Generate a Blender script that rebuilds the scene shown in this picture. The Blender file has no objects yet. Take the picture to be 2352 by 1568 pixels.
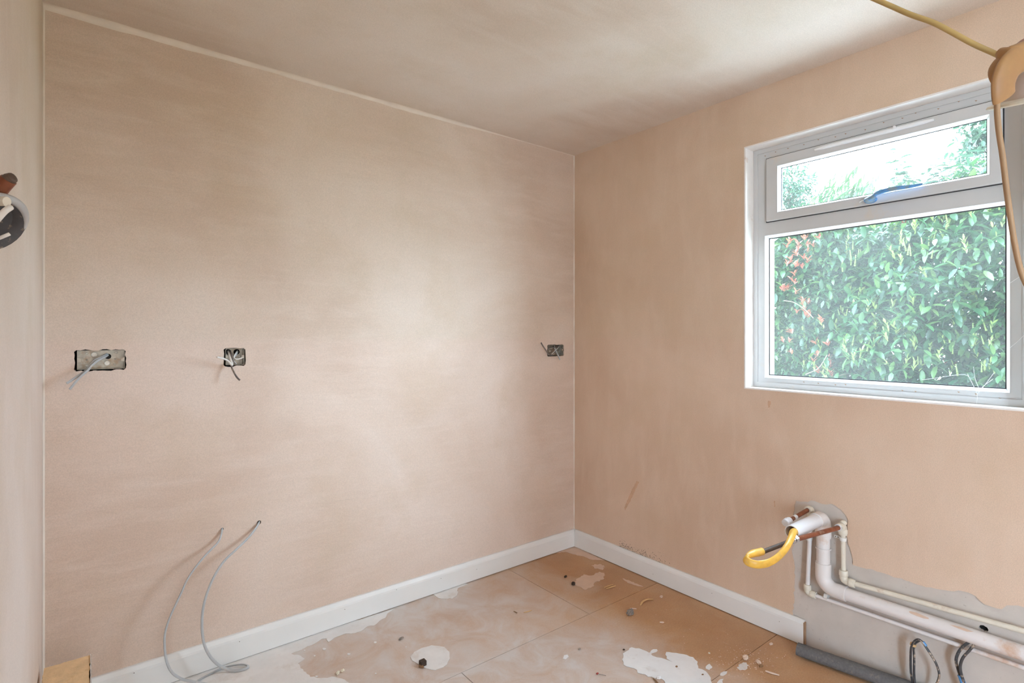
import bpy, bmesh, math, random
from mathutils import Vector, Matrix
from mathutils.geometry import tessellate_polygon
import numpy as np

random.seed(7)
R = random.Random(11)
S = bpy.context.scene
COL = S.collection

# ------------------------------------------------------------------ camera, sky, exposure
CAMZ = 1.298                    # eye height; the room's corner is at (XR, YB)
FPX = 1246.0                    # focal length in pixels of the 2352 wide frame
VA = math.radians(51.77)        # heading of the view measured from +X
VC, VS = math.cos(VA), math.sin(VA)
cam_d = bpy.data.cameras.new('camera')
cam_d.sensor_width = 36.0
cam_d.lens = FPX / 2352 * 36.0
cam_d.shift_y = -16 / 2352
cam_d.clip_start = 0.02
cam = bpy.data.objects.new('camera', cam_d)
COL.objects.link(cam)
cam.location = (0, 0, CAMZ)
cam.rotation_euler = (math.pi / 2, 0, VA - math.pi / 2)
S.camera = cam

W = bpy.data.worlds.new('overcast_sky')
S.world = W
W.use_nodes = True
wn = W.node_tree.nodes
wl = W.node_tree.links
wn.clear()
wo = wn.new('ShaderNodeOutputWorld')
wb = wn.new('ShaderNodeBackground')
wb.inputs['Color'].default_value = (0.61, 0.81, 1.0, 1)
wb.inputs['Strength'].default_value = 5.0
wl.new(wb.outputs[0], wo.inputs[0])

S.view_settings.view_transform = 'Standard'
S.view_settings.look = 'None'
S.view_settings.gamma = 1.0
S.view_settings.use_curve_mapping = False
S.view_settings.exposure = 2.5
try:
    S.cycles.use_denoising = True
    S.cycles.max_bounces = 14
    S.cycles.diffuse_bounces = 9
    S.cycles.transparent_max_bounces = 16
    S.cycles.sample_clamp_indirect = 12
    S.cycles.caustics_reflective = False
    S.cycles.caustics_refractive = False
except Exception:
    pass


# hazy sun, low and to the right of the window
sun_d = bpy.data.lights.new('hazy_sun', 'SUN')
sun_d.energy = 2.2
sun_d.angle = math.radians(48)
sun_d.color = (0.71, 0.87, 1.0)
sun = bpy.data.objects.new('hazy_sun', sun_d)
sun.rotation_euler = Vector((-0.50, 0.84, -0.26)).to_track_quat('-Z', 'Y').to_euler()
COL.objects.link(sun)


def portal(name, loc, rot, sx, sy):
    d = bpy.data.lights.new(name, 'AREA')
    d.shape = 'RECTANGLE'
    d.size, d.size_y = sx, sy
    d.cycles.is_portal = True
    o = bpy.data.objects.new(name, d)
    o.location = loc
    o.rotation_euler = rot
    COL.objects.link(o)


# room
XL, XR, YB, YR = -0.11, 2.368, 2.387, -2.3
ZC = CAMZ + 1.10
WY0, WY1, WZ0, WZ1 = 0.34, 1.290, CAMZ - 0.2466, CAMZ + 0.855      # window opening
DY0, DY1, DZ1 = -2.20, -1.42, 2.05                                 # unseen opening added in the left wall for fill light
portal('sky_portal_window', (XR + 0.20, (WY0 + WY1) / 2, (WZ0 + WZ1) / 2), (0, math.pi / 2, 0), WZ1 - WZ0, WY1 - WY0)
portal('sky_portal_fill', (XL - 0.13, (DY0 + DY1) / 2, DZ1 / 2), (0, -math.pi / 2, 0), DZ1, DY1 - DY0)


# ------------------------------------------------------------------ helpers
def ray(px):
    t = (px - 1176.0) / FPX
    return VC + VS * t, VS - VC * t


def at(px, py, x=None, y=None, z=None, s=None):
    """world point of a photograph pixel on the plane x=, y= or z=, or at depth s"""
    dx, dy = ray(px)
    if x is not None:
        s = x / dx
    elif y is not None:
        s = y / dy
    elif z is not None:
        s = (CAMZ - z) * FPX / (py - 768.0)
    return Vector((dx * s, dy * s, CAMZ - (py - 768.0) / FPX * s))


def flr(px, py, z=0.0):
    return at(px, py, z=z)


def project(p):
    d = p[0] * VC + p[1] * VS
    if d < 0.05:
        return None
    r = p[0] * VS - p[1] * VC
    return 1176 + FPX * r / d, 768 - FPX * (p[2] - CAMZ) / d, d


class MB:
    def __init__(self):
        self.v, self.f, self.sm = [], [], []

    def add(self, verts, faces, smooth=False):
        b = len(self.v)
        self.v += [tuple(q) for q in verts]
        self.f += [tuple(b + i for i in f) for f in faces]
        self.sm += [smooth] * len(faces)
        return self

    def box(self, x0, x1, y0, y1, z0, z1):
        return self.add([(x, y, z) for z in (z0, z1) for y in (y0, y1) for x in (x0, x1)],
                        [(0, 2, 3, 1), (4, 5, 7, 6), (0, 1, 5, 4), (2, 6, 7, 3), (0, 4, 6, 2), (1, 3, 7, 5)])

    def prism(self, poly, d, holes=(), back=True):
        """poly: list of Vectors (planar); extruded by vector d"""
        d = Vector(d)
        loops = [poly] + list(holes)
        tri = tessellate_polygon([[Vector(p) for p in lp] for lp in loops])
        allp = [Vector(p) for lp in loops for p in lp]
        n = len(allp)
        self.add(allp, tri)
        if back:
            self.add([p + d for p in allp], [t[::-1] for t in tri])
        for lp in loops:
            m = len(lp)
            self.add([Vector(p) for p in lp] + [Vector(p) + d for p in lp],
                     [(i, (i + 1) % m, m + (i + 1) % m, m + i) for i in range(m)])
        return self

    def sweep(self, path, ra, rb=None, seg=10, up=(0, 0, 1), caps=True, taper=None, round_end=False):
        """elliptic section ra x rb along path (parallel transport)"""
        path = [Vector(p) for p in path]
        rb = ra if rb is None else rb
        n = len(path)
        tans = []
        for i in range(n):
            t = path[min(i + 1, n - 1)] - path[max(i - 1, 0)]
            tans.append(t.normalized() if t.length > 1e-9 else Vector((0, 0, 1)))
        u = Vector(up) - tans[0] * Vector(up).dot(tans[0])
        if u.length < 1e-4:
            u = Vector((1, 0, 0)) - tans[0] * tans[0].x
        u.normalize()
        vs, fs = [], []
        for i in range(n):
            if i:
                u = u - tans[i] * u.dot(tans[i])
                u.normalize()
            w = tans[i].cross(u)
            k = taper[i] if taper else 1.0
            ka, kb = (k if isinstance(k, tuple) else (k, k))
            for j in range(seg):
                a = 2 * math.pi * j / seg
                vs.append(path[i] + u * (math.cos(a) * ra * ka) + w * (math.sin(a) * rb * kb))
        for i in range(n - 1):
            for j in range(seg):
                a, b = i * seg + j, i * seg + (j + 1) % seg
                fs.append((a, b, b + seg, a + seg))
        self.add(vs, fs, True)
        if caps:
            self.add(vs[:seg], [tuple(range(seg))[::-1]])
            self.add(vs[-seg:], [tuple(range(seg))])
        return self

    def tube(self, a, b, r, seg=14, caps=True):
        return self.sweep([a, b], r, seg=seg, caps=caps)

    def lathe(self, origin, axis, prof, seg=24, caps=False):
        """prof: list of (distance along axis, radius)"""
        o, ax = Vector(origin), Vector(axis).normalized()
        h = Vector((0, 0, 1)) if abs(ax.z) < 0.9 else Vector((1, 0, 0))
        u = (h - ax * h.dot(ax)).normalized()
        w = ax.cross(u)
        vs, fs = [], []
        for (d, r) in prof:
            for j in range(seg):
                a = 2 * math.pi * j / seg
                vs.append(o + ax * d + u * (r * math.cos(a)) + w * (r * math.sin(a)))
        for i in range(len(prof) - 1):
            for j in range(seg):
                a, b = i * seg + j, i * seg + (j + 1) % seg
                fs.append((a, b, b + seg, a + seg))
        self.add(vs, fs, True)
        if caps:
            self.add(vs[:seg], [tuple(range(seg))[::-1]])
            self.add(vs[-seg:], [tuple(range(seg))])
        return self

    def mesh(self, name):
        me = bpy.data.meshes.new(name)
        me.from_pydata(self.v, [], self.f)
        me.polygons.foreach_set('use_smooth', self.sm)
        me.update()
        bm = bmesh.new()
        bm.from_mesh(me)
        bmesh.ops.remove_doubles(bm, verts=bm.verts, dist=1e-5)
        bmesh.ops.recalc_face_normals(bm, faces=bm.faces)
        for e in bm.edges:
            if len(e.link_faces) == 2 and e.calc_face_angle(0) > math.radians(40):
                e.smooth = False
        bm.to_mesh(me)
        bm.free()
        return me

    def build(self, name, mat, parent=None, bevel=0, kind=None):
        o = bpy.data.objects.new(name, self.mesh(name))
        if mat is not None:
            o.data.materials.append(mat)
        COL.objects.link(o)
        if parent is not None:
            o.parent = parent
            o.matrix_parent_inverse = Matrix.Translation(-parent.location)
        if bevel:
            m = o.modifiers.new('soft_edges', 'BEVEL')
            m.width = bevel
            m.segments = 2
            m.limit_method = 'ANGLE'
            m.angle_limit = math.radians(40)
        if kind:
            o['kind'] = kind
        return o


def thing(name, loc, label, cat, group=None, kind=None):
    o = bpy.data.objects.new(name, None)
    o.empty_display_size = 0.05
    o.location = loc
    COL.objects.link(o)
    if label:
        o['label'] = label
    if cat:
        o['category'] = cat
    if group:
        o['group'] = group
    if kind:
        o['kind'] = kind
    return o


def tag(o, label, cat, group=None):
    o['label'] = label
    o['category'] = cat
    if group:
        o['group'] = group
    return o


def spline(pts, n=8):
    """Catmull-Rom through the points"""
    p = [Vector(q) for q in pts]
    p = [p[0] * 2 - p[1]] + p + [p[-1] * 2 - p[-2]]
    out = []
    for i in range(1, len(p) - 2):
        a, b, c, d = p[i - 1], p[i], p[i + 1], p[i + 2]
        for k in range(n):
            t = k / n
            out.append(0.5 * ((2 * b) + (c - a) * t + (2 * a - 5 * b + 4 * c - d) * t * t + (3 * b - a - 3 * c + d) * t ** 3))
    out.append(p[-2])
    return out


def ragged(poly, step, amp, rng, closed=True):
    """subdivide an outline and shake the new points in the outline's own plane"""
    out = []
    m = len(poly)
    n0 = Vector((0, 0, 0))
    for i in range(m):
        n0 += Vector(poly[i]).cross(Vector(poly[(i + 1) % m]))
    n0 = n0.normalized()
    for i in range(m if closed else m - 1):
        a, b = Vector(poly[i]), Vector(poly[(i + 1) % m])
        L = (b - a).length
        k = max(1, int(L / step))
        side = (b - a).cross(n0).normalized() if L > 1e-6 else Vector((0, 0, 0))
        for j in range(k):
            q = a.lerp(b, j / k)
            if j:
                q = q + side * rng.uniform(-amp, amp)
            out.append(q)
    if not closed:
        out.append(Vector(poly[-1]))
    return out


# ------------------------------------------------------------------ materials
def newmat(name):
    m = bpy.data.materials.new(name)
    m.use_nodes = True
    nt = m.node_tree
    b = nt.nodes['Principled BSDF']
    return m, nt, b


def noise(nt, vec, scale, detail=4, rough=0.55, dist=0.0):
    n = nt.nodes.new('ShaderNodeTexNoise')
    n.inputs['Scale'].default_value = scale
    n.inputs['Detail'].default_value = detail
    n.inputs['Roughness'].default_value = rough
    n.inputs['Distortion'].default_value = dist
    nt.links.new(vec, n.inputs['Vector'])
    return n.outputs['Fac']


def coords(nt, scale=(1, 1, 1)):
    g = nt.nodes.new('ShaderNodeNewGeometry')
    mp = nt.nodes.new('ShaderNodeMapping')
    mp.inputs['Scale'].default_value = scale
    nt.links.new(g.outputs['Position'], mp.inputs['Vector'])
    return mp.outputs['Vector']


def ramp(nt, fac, stops):
    r = nt.nodes.new('ShaderNodeValToRGB')
    e = r.color_ramp.elements
    while len(e) < len(stops):
        e.new(0.5)
    for i, (p, c) in enumerate(stops):
        e[i].position = p
        e[i].color = (*c, 1)
    nt.links.new(fac, r.inputs['Fac'])
    return r.outputs['Color']


def mix(nt, a, b, fac, mode='MIX'):
    n = nt.nodes.new('ShaderNodeMix')
    n.data_type = 'RGBA'
    n.blend_type = mode
    for sock, val in ((n.inputs[6], a), (n.inputs[7], b)):
        if hasattr(val, 'is_linked'):
            nt.links.new(val, sock)
        else:
            sock.default_value = (*val, 1)
    if hasattr(fac, 'is_linked'):
        nt.links.new(fac, n.inputs[0])
    else:
        n.inputs[0].default_value = fac
    return n.outputs[2]


def bump(nt, b, h, strength, dist=0.01):
    n = nt.nodes.new('ShaderNodeBump')
    n.inputs['Strength'].default_value = strength
    n.inputs['Distance'].default_value = dist
    nt.links.new(h, n.inputs['Height'])
    nt.links.new(n.outputs['Normal'], b.inputs['Normal'])


def simple(name, col, rough=0.5, metal=0.0, var=0.0, scale=20.0, spec=0.5, dirt=None, dirt_amt=0.5, bmp=0.0, bscale=60.0):
    m, nt, b = newmat(name)
    b.inputs['Roughness'].default_value = rough
    b.inputs['Metallic'].default_value = metal
    b.inputs['Specular IOR Level'].default_value = spec
    v = coords(nt)
    c = ramp(nt, noise(nt, v, scale), [(0.3, tuple(max(0, x * (1 - var)) for x in col)), (0.7, tuple(min(1, x * (1 + var)) for x in col))])
    if dirt:
        c = mix(nt, c, dirt, ramp(nt, noise(nt, v, scale * 0.7, 6, 0.65), [(1 - dirt_amt - 0.08, (0, 0, 0)), (1 - dirt_amt + 0.06, (1, 1, 1))]))
    nt.links.new(c, b.inputs['Base Color'])
    if bmp:
        bump(nt, b, noise(nt, v, bscale, 5), bmp, 0.004)
    return m


def plaster(name, streak=(3, 3, 16), tint=(1, 1, 1)):
    """fresh pink skim: cloudy drying patches, trowel sweeps, fine grain"""
    m, nt, b = newmat(name)
    T = lambda c: tuple(x * y for x, y in zip(c, tint))
    v = coords(nt)
    cloud = ramp(nt, noise(nt, v, 1.15, 4, 0.5, 0.6), [(0.34, T((0.615, 0.515, 0.435))), (0.52, T((0.685, 0.600, 0.525))), (0.66, T((0.725, 0.655, 0.595)))])
    sw = noise(nt, coords(nt, streak), 1.3, 6, 0.6, 0.35)
    c = mix(nt, cloud, T((0.710, 0.635, 0.570)), ramp(nt, sw, [(0.45, (0, 0, 0)), (0.70, (0.55, 0.55, 0.55))]))
    c = mix(nt, c, T((0.620, 0.530, 0.430)), ramp(nt, noise(nt, v, 2.6, 5, 0.6), [(0.52, (0, 0, 0)), (0.72, (0.6, 0.6, 0.6))]))
    # two lifts of plaster: the lower one is pinker, with a wavy joint at head height
    sz = nt.nodes.new('ShaderNodeSeparateXYZ')
    nt.links.new(v, sz.inputs[0])
    zj = nt.nodes.new('ShaderNodeMath')
    zj.operation = 'MULTIPLY_ADD'
    zj.inputs[1].default_value = 0.05
    nt.links.new(noise(nt, v, 2.0, 3), zj.inputs[0])
    nt.links.new(sz.outputs['Z'], zj.inputs[2])
    lm_ = nt.nodes.new('ShaderNodeMapRange')
    lm_.inputs['From Min'].default_value = 1.285
    lm_.inputs['From Max'].default_value = 1.315
    nt.links.new(zj.outputs[0], lm_.inputs['Value'])
    lift = mix(nt, (1.012, 0.992, 0.992), (0.99, 0.99, 0.98), lm_.outputs[0])
    c = mix(nt, c, lift, 1.0, 'MULTIPLY')
    gr = ramp(nt, noise(nt, v, 340, 2, 0.6), [(0.30, (0.90, 0.90, 0.90)), (0.70, (1.06, 1.06, 1.06))])
    c = mix(nt, c, gr, 1.0, 'MULTIPLY')
    nt.links.new(c, b.inputs['Base Color'])
    b.inputs['Roughness'].default_value = 0.62
    b.inputs['Specular IOR Level'].default_value = 0.35
    h = mix(nt, sw, noise(nt, v, 2.2, 3), 0.5)
    bump(nt, b, h, 0.22, 0.02)
    return m


M = {}
M['plaster'] = plaster('pink_plaster', tint=(1.015, 0.955, 0.92))
M['plaster_window'] = plaster('pink_plaster_upright', (9, 9, 2.5), (1.04, 0.915, 0.80))  # tanner copy of the plaster; this wall's shade put into the tint
M['plaster_left'] = plaster('pink_plaster_left', (9, 9, 2.5), (1.02, 1.0, 1.0))
M['plaster_ceiling'] = plaster('pink_plaster_ceiling', (2, 9, 3), (1.05, 1.055, 1.08))
M['plaster_pale'] = simple('pale_edge_plaster', (0.735, 0.655, 0.575), 0.8, var=0.06, scale=12)
M['bare'] = simple('bare_grey_backing', (0.60, 0.54, 0.49), 0.9, var=0.07, scale=9, dirt=(0.47, 0.41, 0.36), dirt_amt=0.33, bmp=0.3)
_nt = M['bare'].node_tree
_b = _nt.nodes['Principled BSDF']
_src = _b.inputs['Base Color'].links[0].from_socket
_pit = ramp(_nt, noise(_nt, coords(_nt), 75, 6, 0.7), [(0.64, (0, 0, 0)), (0.70, (0.7, 0.7, 0.7))])
_nt.links.new(mix(_nt, _src, (0.30, 0.25, 0.21), _pit), _b.inputs['Base Color'])
M['dark'] = simple('dark_cavity', (0.015, 0.012, 0.010), 0.95)
M['skirting'] = simple('white_gloss_board', (0.80, 0.80, 0.79), 0.38, var=0.02, scale=5, dirt=(0.62, 0.55, 0.47), dirt_amt=0.27)
M['board_end'] = simple('raw_board_end', (0.42, 0.26, 0.16), 0.8, var=0.15, scale=40)
M['upvc'] = simple('white_upvc', (0.60, 0.60, 0.60), 0.32, var=0.02, scale=8, dirt=(0.66, 0.58, 0.50), dirt_amt=0.29)
M['bead'] = simple('white_bead', (0.86, 0.87, 0.88), 0.3, var=0.01)
M['reveal'] = simple('white_reveal', (0.84, 0.80, 0.77), 0.5, var=0.04, scale=14, dirt=(0.62, 0.45, 0.34), dirt_amt=0.26)
M['gasket'] = simple('black_gasket', (0.03, 0.03, 0.035), 0.6)
M['blue'] = simple('blue_film', (0.10, 0.30, 0.62), 0.35, var=0.25, scale=45, dirt=(0.22, 0.30, 0.36), dirt_amt=0.45)
M['galv'] = simple('galvanised_steel', (0.42, 0.40, 0.35), 0.42, 0.75, var=0.22, scale=50, dirt=(0.34, 0.27, 0.20), dirt_amt=0.42)
M['grey_cable'] = simple('grey_pvc_cable', (0.44, 0.45, 0.46), 0.45, var=0.06, scale=30, dirt=(0.60, 0.52, 0.46), dirt_amt=0.33)
M['dark_cable'] = simple('dark_grey_cable', (0.17, 0.15, 0.145), 0.5, var=0.2, scale=40, dirt=(0.45, 0.36, 0.29), dirt_amt=0.36)
M['black_cable'] = simple('black_cable_splashed', (0.055, 0.055, 0.06), 0.45, var=0.2, scale=60, dirt=(0.70, 0.52, 0.38), dirt_amt=0.40)
M['white_core'] = simple('white_core', (0.78, 0.77, 0.74), 0.5)
M['white_pipe'] = simple('white_waste_pipe', (0.78, 0.74, 0.73), 0.38, var=0.03, scale=10, dirt=(0.62, 0.42, 0.30), dirt_amt=0.33)
M['clean_pipe'] = simple('clean_white_pipe', (0.82, 0.83, 0.87), 0.3, var=0.02, scale=10, dirt=(0.66, 0.56, 0.52), dirt_amt=0.30)
M['cream'] = simple('cream_plastic', (0.74, 0.69, 0.59), 0.45, var=0.05, scale=30, dirt=(0.62, 0.50, 0.40), dirt_amt=0.34)
M['copper'] = simple('brown_copper', (0.30, 0.105, 0.055), 0.42, 0.55, var=0.25, scale=40, dirt=(0.42, 0.27, 0.20), dirt_amt=0.36)
M['dull_steel'] = simple('dull_steel', (0.115, 0.08, 0.062), 0.55, 0.1, var=0.25, scale=60, spec=0.3, dirt=(0.40, 0.33, 0.28), dirt_amt=0.33)
M['chrome'] = simple('chrome_nut', (0.62, 0.62, 0.62), 0.18, 0.95, var=0.1)
M['yellow'] = simple('yellow_hose', (0.80, 0.46, 0.07), 0.38, var=0.10, scale=60, dirt=(0.70, 0.42, 0.14), dirt_amt=0.36)
M['lagging'] = simple('grey_foam_lagging', (0.14, 0.138, 0.14), 0.8, var=0.15, scale=120, dirt=(0.22, 0.20, 0.18), dirt_amt=0.37, bmp=0.3, bscale=220)
M['tan_plastic'] = simple('aged_tan_plastic', (0.39, 0.215, 0.085), 0.5, var=0.14, scale=24, dirt=(0.37, 0.20, 0.085), dirt_amt=0.42)
M['flex'] = simple('yellowed_flex', (0.52, 0.37, 0.14), 0.45, var=0.08, scale=30)
M['flex_low'] = simple('brown_flex', (0.42, 0.27, 0.15), 0.5, var=0.08, scale=30)
M['lamp_white'] = simple('lamp_white', (0.70, 0.62, 0.58), 0.5, var=0.03)
M['ivory'] = simple('ivory_rim', (0.86, 0.84, 0.72), 0.35)
M['foam'] = simple('tan_insulation_foam', (0.80, 0.57, 0.33), 0.85, var=0.10, scale=30, dirt=(0.62, 0.40, 0.18), dirt_amt=0.33, bmp=0.6, bscale=90)
M['foil'] = simple('foil_facing', (0.80, 0.80, 0.79), 0.25, 0.6, var=0.1, scale=70)
M['spill'] = simple('dried_plaster', (0.79, 0.765, 0.75), 0.75, var=0.05, scale=14, dirt=(0.70, 0.65, 0.61), dirt_amt=0.38, bmp=0.3, bscale=70)
M['spill_white'] = simple('white_filler', (0.80, 0.79, 0.79), 0.7, var=0.03, scale=18, dirt=(0.66, 0.61, 0.58), dirt_amt=0.33, bmp=0.4, bscale=60)
M['spill_pink'] = simple('dried_pink_plaster', (0.70, 0.52, 0.41), 0.75, var=0.05, scale=20, bmp=0.3, bscale=70)
M['stain'] = simple('damp_plaster_run', (0.60, 0.38, 0.25), 0.7, var=0.1, scale=40)
M['mould'] = simple('black_mould', (0.10, 0.075, 0.05), 0.9)
M['dark_lump'] = simple('dark_brown_wood', (0.055, 0.032, 0.02), 0.8, var=0.4, scale=90)
M['brown_chip'] = simple('brown_chip', (0.28, 0.16, 0.08), 0.8, var=0.2, scale=60)
M['galv_bright'] = simple('pressed_steel_rim', (0.62, 0.60, 0.55), 0.4, 0.5, var=0.2, scale=60)
M['grey_chip'] = simple('grey_chip', (0.27, 0.23, 0.20), 0.8, var=0.35, scale=120)
M['cream_chip'] = simple('cream_chip', (0.80, 0.74, 0.60), 0.6, var=0.06, scale=60)
M['wood_chip'] = simple('wood_shaving', (0.70, 0.46, 0.22), 0.7, var=0.1, scale=50)
M['pink_chip'] = simple('plaster_crumb', (0.78, 0.62, 0.52), 0.85, var=0.08, scale=60)
M['red'] = simple('red_plug', (0.35, 0.04, 0.03), 0.5)
M['web'] = simple('cobweb', (0.9, 0.9, 0.9), 0.9)
M['bark'] = simple('bark', (0.085, 0.065, 0.042), 0.85, var=0.25, scale=20)
M['paving'] = simple('pale_paving', (0.64, 0.62, 0.58), 0.9, var=0.08, scale=6)
M['soil'] = simple('garden_ground', (0.16, 0.19, 0.08), 0.95, var=0.25, scale=3)
M['render'] = simple('outside_render', (0.55, 0.50, 0.44), 0.9, var=0.05)


def floor_mat():
    m, nt, b = newmat('dusty_shaded_chipboard')
    v = coords(nt)
    oi = nt.nodes.new('ShaderNodeObjectInfo')
    c = ramp(nt, noise(nt, v, 3.0, 6, 0.6, 0.3), [(0.32, (0.49, 0.265, 0.125)), (0.55, (0.55, 0.315, 0.155)), (0.74, (0.58, 0.37, 0.21))])
    fl = ramp(nt, noise(nt, v, 160, 3, 0.7), [(0.30, (0.86, 0.84, 0.82)), (0.62, (1.05, 1.05, 1.05))])
    c = mix(nt, c, fl, 1.0, 'MULTIPLY')
    # plaster dust over the open floor; browner by the window wall, painted shade
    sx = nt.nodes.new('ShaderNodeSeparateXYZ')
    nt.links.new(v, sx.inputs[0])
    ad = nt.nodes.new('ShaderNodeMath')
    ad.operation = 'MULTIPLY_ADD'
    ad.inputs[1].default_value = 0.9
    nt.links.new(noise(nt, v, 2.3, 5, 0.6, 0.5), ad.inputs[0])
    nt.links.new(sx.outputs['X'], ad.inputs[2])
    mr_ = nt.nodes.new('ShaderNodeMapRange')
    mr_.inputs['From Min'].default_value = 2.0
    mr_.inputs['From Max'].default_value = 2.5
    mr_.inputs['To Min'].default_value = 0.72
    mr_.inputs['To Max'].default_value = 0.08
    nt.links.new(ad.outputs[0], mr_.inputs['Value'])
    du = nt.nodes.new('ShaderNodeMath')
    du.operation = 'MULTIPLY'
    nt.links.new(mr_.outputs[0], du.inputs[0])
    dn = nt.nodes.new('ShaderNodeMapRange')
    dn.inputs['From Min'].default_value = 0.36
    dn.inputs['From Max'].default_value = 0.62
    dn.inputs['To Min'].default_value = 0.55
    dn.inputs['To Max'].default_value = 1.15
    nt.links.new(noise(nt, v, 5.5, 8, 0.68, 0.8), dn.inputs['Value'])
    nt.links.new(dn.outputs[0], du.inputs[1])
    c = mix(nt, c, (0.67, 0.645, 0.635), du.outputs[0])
    sc = ramp(nt, noise(nt, coords(nt, (60, 5, 5)), 1.0, 5, 0.6, 1.5), [(0.66, (0, 0, 0)), (0.74, (0.25, 0.25, 0.25))])
    c = mix(nt, c, (0.70, 0.60, 0.52), sc)
    rnd = ramp(nt, oi.outputs['Random'], [(0, (0.96, 0.96, 0.96)), (1, (1.03, 1.03, 1.03))])
    c = mix(nt, c, rnd, 1.0, 'MULTIPLY')
    nt.links.new(c, b.inputs['Base Color'])
    b.inputs['Roughness'].default_value = 0.6
    b.inputs['Specular IOR Level'].default_value = 0.4
    bump(nt, b, noise(nt, v, 120, 4), 0.1, 0.002)
    return m


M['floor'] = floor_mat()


def glass_mat():
    """double glazing: mostly clear, a thin dust film that puts haze over the view, mirror reflection by angle"""
    m = bpy.data.materials.new('dusty_glass')
    m.use_nodes = True
    nt = m.node_tree
    nt.nodes.clear()
    out = nt.nodes.new('ShaderNodeOutputMaterial')
    tr = nt.nodes.new('ShaderNodeBsdfTransparent')
    tr.inputs['Color'].default_value = (0.97, 0.985, 0.98, 1)
    tl = nt.nodes.new('ShaderNodeBsdfTranslucent')
    tl.inputs['Color'].default_value = (0.97, 0.96, 0.90, 1)
    gl = nt.nodes.new('ShaderNodeBsdfGlossy')
    gl.inputs['Roughness'].default_value = 0.02
    lw = nt.nodes.new('ShaderNodeLayerWeight')
    lw.inputs['Blend'].default_value = 0.5
    pw = nt.nodes.new('ShaderNodeMath')
    pw.operation = 'POWER'
    pw.inputs[1].default_value = 5.0
    nt.links.new(lw.outputs['Facing'], pw.inputs[0])
    fr = nt.nodes.new('ShaderNodeMath')
    fr.operation = 'MULTIPLY_ADD'
    fr.inputs[1].default_value = 0.95
    fr.inputs[2].default_value = 0.035
    nt.links.new(pw.outputs[0], fr.inputs[0])
    m1 = nt.nodes.new('ShaderNodeMixShader')
    m2 = nt.nodes.new('ShaderNodeMixShader')
    v = coords(nt)
    d = ramp(nt, noise(nt, v, 2.5, 5, 0.6), [(0.3, (0.011, 0.011, 0.011)), (0.75, (0.026, 0.026, 0.026))])
    nt.links.new(d, m1.inputs[0])
    nt.links.new(tr.outputs[0], m1.inputs[1])
    nt.links.new(tl.outputs[0], m1.inputs[2])
    nt.links.new(fr.outputs[0], m2.inputs[0])
    nt.links.new(m1.outputs[0], m2.inputs[1])
    nt.links.new(gl.outputs[0], m2.inputs[2])
    nt.links.new(m2.outputs[0], out.inputs[0])
    return m


M['glass'] = glass_mat()


LEAF = 0.46


def leaf_mat(name, stops, gloss=0.35, transl=0.35):
    m, nt, b = newmat(name)
    stops = [(p, tuple(LEAF * q for q in c)) for p, c in stops]
    oi = nt.nodes.new('ShaderNodeObjectInfo')
    g = nt.nodes.new('ShaderNodeNewGeometry')
    ad = nt.nodes.new('ShaderNodeMath')
    ad.operation = 'ADD'
    fr = nt.nodes.new('ShaderNodeMath')
    fr.operation = 'FRACT'
    nt.links.new(oi.outputs['Random'], ad.inputs[0])
    nt.links.new(g.outputs['Random Per Island'], ad.inputs[1])
    nt.links.new(ad.outputs[0], fr.inputs[0])
    c = ramp(nt, fr.outputs[0], stops)
    nt.links.new(c, b.inputs['Base Color'])
    b.inputs['Roughness'].default_value = gloss
    tl = nt.nodes.new('ShaderNodeBsdfTranslucent')
    nt.links.new(c, tl.inputs['Color'])
    mx = nt.nodes.new('ShaderNodeMixShader')
    mx.inputs[0].default_value = transl
    nt.links.new(b.outputs[0], mx.inputs[1])
    nt.links.new(tl.outputs[0], mx.inputs[2])
    nt.links.new(mx.outputs[0], nt.nodes['Material Output'].inputs[0])
    return m


M['leaf_laurel'] = leaf_mat('laurel_leaf', [(0, (0.018, 0.075, 0.032)), (0.35, (0.035, 0.12, 0.04)), (0.7, (0.06, 0.17, 0.05)), (1, (0.14, 0.25, 0.06))])
M['leaf_photinia'] = leaf_mat('photinia_leaf', [(0, (0.03, 0.09, 0.04)), (0.5, (0.06, 0.15, 0.05)), (0.8, (0.12, 0.22, 0.07)), (1, (0.16, 0.22, 0.09))])
M['leaf_red'] = leaf_mat('young_red_leaf', [(0, (0.42, 0.07, 0.045)), (1, (0.50, 0.16, 0.08))])
M['leaf_willow'] = leaf_mat('arching_leaf', [(0, (0.08, 0.18, 0.07)), (1, (0.20, 0.32, 0.11))], 0.5)
M['leaf_far'] = leaf_mat('far_leaf', [(0, (0.05, 0.13, 0.08)), (1, (0.12, 0.22, 0.12))], 0.5)
M['spike'] = leaf_mat('new_shoot', [(0, (0.24, 0.34, 0.07)), (1, (0.36, 0.42, 0.12))], 0.5)

# ------------------------------------------------------------------ floor
fl = MB().box(XL - 0.1, XR + 0.1, YR - 0.1, YB + 0.1, -0.08, -0.018).build('floor', M['dark'], kind='structure')
JY = [YR, -1.31, -0.695, -0.08, 0.535, 1.135, 1.757, YB]      # joints across the room
OFFS = [1.35, 0.72, 1.9, 1.0, 1.55, 0.55, 1.137, 1.842]
G = 0.0013
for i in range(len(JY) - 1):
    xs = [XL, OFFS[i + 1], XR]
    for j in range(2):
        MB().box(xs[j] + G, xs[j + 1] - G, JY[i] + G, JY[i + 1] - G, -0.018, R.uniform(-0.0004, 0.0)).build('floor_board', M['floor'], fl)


def C7(x, y): return 580 + x / 4.523, 1380 + y / 4.523
def C2(x, y): return 1150 + x / 3.36, 1200 + y / 3.36
def C5(x, y): return 1400 + x / 5.88, 1440 + y / 5.88
def C6(x, y): return 600 + x / 3.92, 1200 + y / 3.92


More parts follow.
